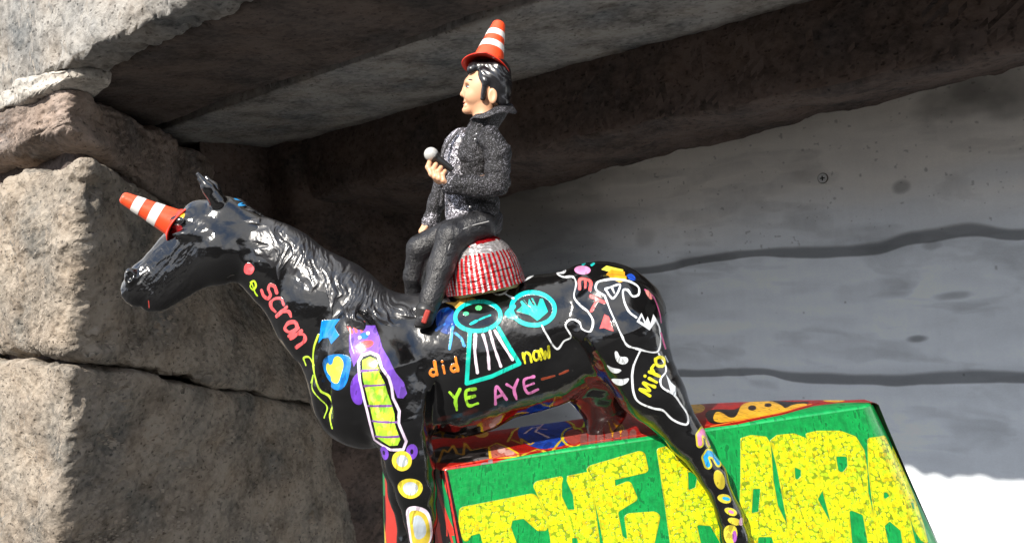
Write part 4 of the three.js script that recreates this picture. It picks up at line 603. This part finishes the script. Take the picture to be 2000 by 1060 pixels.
  { const e = new THREE.SphereGeometry(1, 16, 12); e.scale(4.6, 2.6, 3.2); e.translate(...J(914.5, 169.5, 17)); part('eye', toM(e, DB), std({ color: col(0.72, 0.70, 0.66), roughness: 0.3 }), doll);
    const i = new THREE.SphereGeometry(2, 12, 10); i.translate(...J(911.8, 169.3, 18.6)); part('iris', toM(i, DB), std({ color: col(0.05, 0.09, 0.15), roughness: 0.2 }), doll);
    const tube = (pts, r) => toM(new THREE.TubeGeometry(new THREE.CatmullRomCurve3(pts.map((p) => V(...J(...p)))), 16, r, 6), DB);
    part('eyebrow', tube([[909, 160.5, 14.5], [914, 156.5, 19], [921, 156, 23], [928, 159, 25]], 1.7), ink, doll); part('eyelash', tube([[910, 168, 17.5], [914, 166.4, 20], [919, 167.5, 21]], 0.9), ink, doll);
    part('lip', tube([[905.5, 199.5, 0], [908, 199.5, 6], [914, 200.5, 10]], 1.4), std({ color: col(0.52, 0.16, 0.12), roughness: 0.4 }), doll); part('lip', tube([[906, 205, 0], [909, 205, 6], [914, 203.5, 10]], 1.6), std({ color: col(0.54, 0.19, 0.14), roughness: 0.4 }), doll); }
  // clothes: black cloth shot with silver glitter
  const glit = dataTex(512, 512, (u, v) => { const i = u * 110 | 0, j = v * 110 | 0, s = hsh(i, j, 1, 611), a = 0.5 + 0.5 * tfbm(u, v, 6, 3, 621); const k = s > 0.93 - 0.16 * a ? 0.7 + 0.3 * hsh(i, j, 2, 613) : s > 0.7 ? 0.33 : 0.22; return [k, k * 0.99, k * 1.02]; }, true);
  const glitB = dataTex(512, 512, (u, v) => { const k = 0.5 + 0.5 * tfbm(u, v, 30, 3, 631) + 0.25 * (hsh(u * 256 | 0, v * 256 | 0, 3, 615) - 0.5); return [k, k, k]; });
  const cloth = (dark, b) => std({ map: glit, color: dark, roughness: 0.62, bumpMap: glitB, bumpScale: b, metalness: 0.15 });
  const uvc = (x, y, z) => [x / 120 + z / 300, y / 120 + z / 170];
  const fold = (a, sx, sy, s) => (x, y, z) => a * (1 - 2.4 * Math.abs(fbm(x / sx, y / sy, z / 40, 2, s))) + a * 0.5 * vn(x / 11, y / 11, z / 11, s + 3);
  const jackF = field([cap(J(930, 408), J(930, 305), 40, 46, 14, 1.15), cap(J(930, 305), J(940, 262), 46, 34, 14, 1.3), ...chain([[957, 268, 54, 25], [973, 300, 64, 27], [971, 356, 70, 25]], 4), ...chain([[970, 360, 72, 24], [930, 366, 76, 22], [886, 358, 74, 20]], 3), ...chain([[906, 272, -56, 26], [866, 360, -62, 22], [843, 424, -52, 18]], 9), cap(J(938, 405), J(944, 436), 40, 39, 10, 1.15), ell(J(873, 356, 72), [12, 16, 16], 3, 1), ell(J(858, 335, 6), [30, 120, 40], 6, 1), cap(J(866, 318, 30), J(862, 400, 34), 7, 6, 6)], (x, y, z) => fold(2.8, 52, 24, 641)(x, y, z) + 2.4 * Math.max(0, 0.5 - Math.abs(fbm((x + y * 0.6) / 34, (y - x * 0.4) / 70, z / 60, 2, 645)) * 3));
  part('jacket', toM(mesher(jackF, [-190, 70, -104], [20, 305, 112], 2, uvc, 6), DB), cloth(col(0.2, 0.2, 0.215), 0.0008), doll, 'open black jacket with silver glitter');
  const shirtF = field([cap(J(912, 415), J(908, 290), 44, 42, 12, 1.0)], fold(2, 20, 14, 651));
  part('shirt', toM(mesher(shirtF, [-150, 90, -50], [-30, 280, 50], 2.4, uvc, 4), DB), std({ map: glit, color: col(1.6, 1.6, 1.7), roughness: 0.4, metalness: 0.2 }), doll, 'silvery shirt front');
  const trF = field([ell(J(938, 436, 0), [40, 34, 46], 12), ...chain([[938, 438, 26, 33], [884, 462, 44, 32]], 8), ...chain([[884, 462, 44, 31], [862, 520, 58, 26], [842, 580, 76, 21], [830, 622, 90, 18]], 8), ...chain([[922, 432, -24, 29], [822, 484, -30, 28]], 8), ...chain([[820, 486, -30, 27], [808, 540, -40, 21], [808, 610, -70, 16]], 8)], fold(1.1, 30, 34, 661));
  part('trousers', toM(mesher(trF, [-235, -120, -100], [25, 145, 120], 2.2, uvc, 4), DB), std({ color: col(0.013, 0.013, 0.015), roughness: 0.33, bumpMap: glitB, bumpScale: 0.0005 }), doll, 'tight black trousers with a silvery sheen');
  const pale = std({ color: col(0.30, 0.30, 0.30), roughness: 0.6 });
  const tube2 = (pts, r, seg = 40) => toM(new THREE.TubeGeometry(new THREE.CatmullRomCurve3(pts.map((p) => V(...J(...p)))), seg, r, 6), DB);
  part('seam', tube2([[955, 432, 62], [918, 442, 64], [888, 458, 74], [872, 500, 78], [856, 560, 86], [836, 620, 104]], 1.1), pale, doll);
  part('cuff', toM(mesher(field([cap(J(884, 358, 72), J(879, 358, 72), 21, 21.5, 4), ell(J(871, 357, 72), [12, 15, 16], 2, 1)], fold(0.8, 14, 10, 671)), [-150, 140, 44], [-95, 200, 104], 1.8, uvc, 3), DB), cloth(col(0.75, 0.75, 0.8), 0.0005), doll);
  part('cuff', toM(mesher(field([cap(J(845, 424, -52), J(840, 434, -50), 17, 18, 4)], fold(0.8, 14, 10, 681)), [-185, 70, -80], [-130, 130, -25], 2, uvc, 3), DB), cloth(col(0.9, 0.9, 0.95), 0.0005), doll);
  // wide turned-up collar, open at the front
  { const P = [], ix = [], U = [], n = 56, m = 10, th = 2.2;
    const f = (a, v) => { const back = 0.5 + 0.5 * Math.cos(a), r = lerp(25, 44 + 26 * back * back, v) + 2 * vn(a * 3, v * 2, 1, 691), yb = lerp(248, 258, back), yt = lerp(236, 205, Math.pow(back, 0.8)); const sag = v > 0.8 ? (v - 0.8) * 50 * (0.4 + back) : 0; return J(946 + r * Math.cos(a) * (0.82 + 0.1 * back), lerp(yb, yt, Math.min(1, v * 1.25)) + sag + 3 * Math.sin(a * 5) * v, r * Math.sin(a) * 1.12); };
    for (let s = 0; s < 2; s++) for (let i = 0; i <= n; i++) for (let j = 0; j <= m; j++) { const a = lerp(-2.5, 2.5, i / n), q = f(a, j / m); P.push(q[0] + (s ? -th * Math.cos(a) : 0), q[1] + (s ? th * 0.7 : 0), q[2] + (s ? -th * Math.sin(a) : 0)); U.push(i / n * 2.4, j / m * 0.5); }
    const o = (n + 1) * (m + 1), id = (s, i, j) => s * o + i * (m + 1) + j;
    for (let i = 0; i < n; i++) for (let j = 0; j < m; j++) { ix.push(id(0, i, j), id(0, i, j + 1), id(0, i + 1, j), id(0, i + 1, j), id(0, i, j + 1), id(0, i + 1, j + 1)); ix.push(id(1, i, j), id(1, i + 1, j), id(1, i, j + 1), id(1, i + 1, j), id(1, i + 1, j + 1), id(1, i, j + 1)); }
    for (let i = 0; i < n; i++) ix.push(id(0, i, m), id(1, i, m), id(0, i + 1, m), id(0, i + 1, m), id(1, i, m), id(1, i + 1, m));
    const g = new THREE.BufferGeometry(); g.setAttribute('position', new THREE.Float32BufferAttribute(P, 3)); g.setAttribute('uv', new THREE.Float32BufferAttribute(U, 2)); g.setIndex(ix); g.computeVertexNormals();
    part('collar', toM(g, DB), cloth(col(0.26, 0.26, 0.28), 0.0005), doll); }
  for (const [x, y, z] of [[931, 262, 66], [928, 272, 66], [918, 404, 62]]) { const s = new THREE.SphereGeometry(2.6, 12, 8); s.translate(...J(x, y, z)); part('button', toM(s, DB), std({ color: col(0.5, 0.5, 0.5), metalness: 0.9, roughness: 0.3 }), doll); }
  part('lapel', tube2([[892, 258, 40], [872, 284, 42], [862, 312, 40], [864, 330, 38], [874, 345, 40]], 3, 30), cloth(col(0.7, 0.7, 0.72), 0.0004), doll);
  part('lapel', tube2([[892, 256, -34], [868, 280, -40], [860, 318, -44], [852, 350, -56], [838, 415, -64]], 2, 30), cloth(col(0.7, 0.7, 0.72), 0.0004), doll);
  // boots
  const bootF = field([cap(J(831, 608, 88), J(826, 626, 92), 20, 13, 6), cap(J(824, 630, 92), J(814, 634, 90), 10, 6, 6)]);
  const bt = part('boot', toM(mesher(bootF, [-215, -130, 55], [-130, -50, 125], 2, uvd, 3), DB), std({ color: col(0.02, 0.02, 0.02), roughness: 0.4 }), doll);
  { const h = new RoundedBoxGeometry(10, 26, 16, 3, 3); h.rotateZ(-0.35); h.translate(...J(832, 618, 104)); part('red_patch', toM(h, DB), std({ color: col(0.32, 0.03, 0.02), roughness: 0.5 }), bt); }
  // microphone
  const mb = J(842, 301, 72), mic = leaning('microphone', 'tiny black microphone with pale grey ball head in the hand of the doll', 'microphone', mb);
  const ball = new THREE.SphereGeometry(13.5, 32, 24); ball.scale(1, 0.97, 1); ball.scale(S, S, S); part('ball', ball, std({ color: col(0.52, 0.52, 0.50), roughness: 0.42, metalness: 0.2 }), mic);
  const dir = V(...J(884, 332, 70)).sub(V(...mb)), hl = dir.length(), hd = new THREE.LatheGeometry([[0.01, 6], [10.5, 7], [11, 10], [9, 13], [7.5, 16], [6, hl - 2], [4, hl], [0.01, hl]].map(([r, y]) => new THREE.Vector2(r * S, y * S)), 28);
  hd.applyQuaternion(new THREE.Quaternion().setFromUnitVectors(V(0, 1, 0), dir.normalize())); part('handle', hd, std({ color: col(0.012, 0.012, 0.012), roughness: 0.4 }), mic);
}
renderer.render(scene, camera);
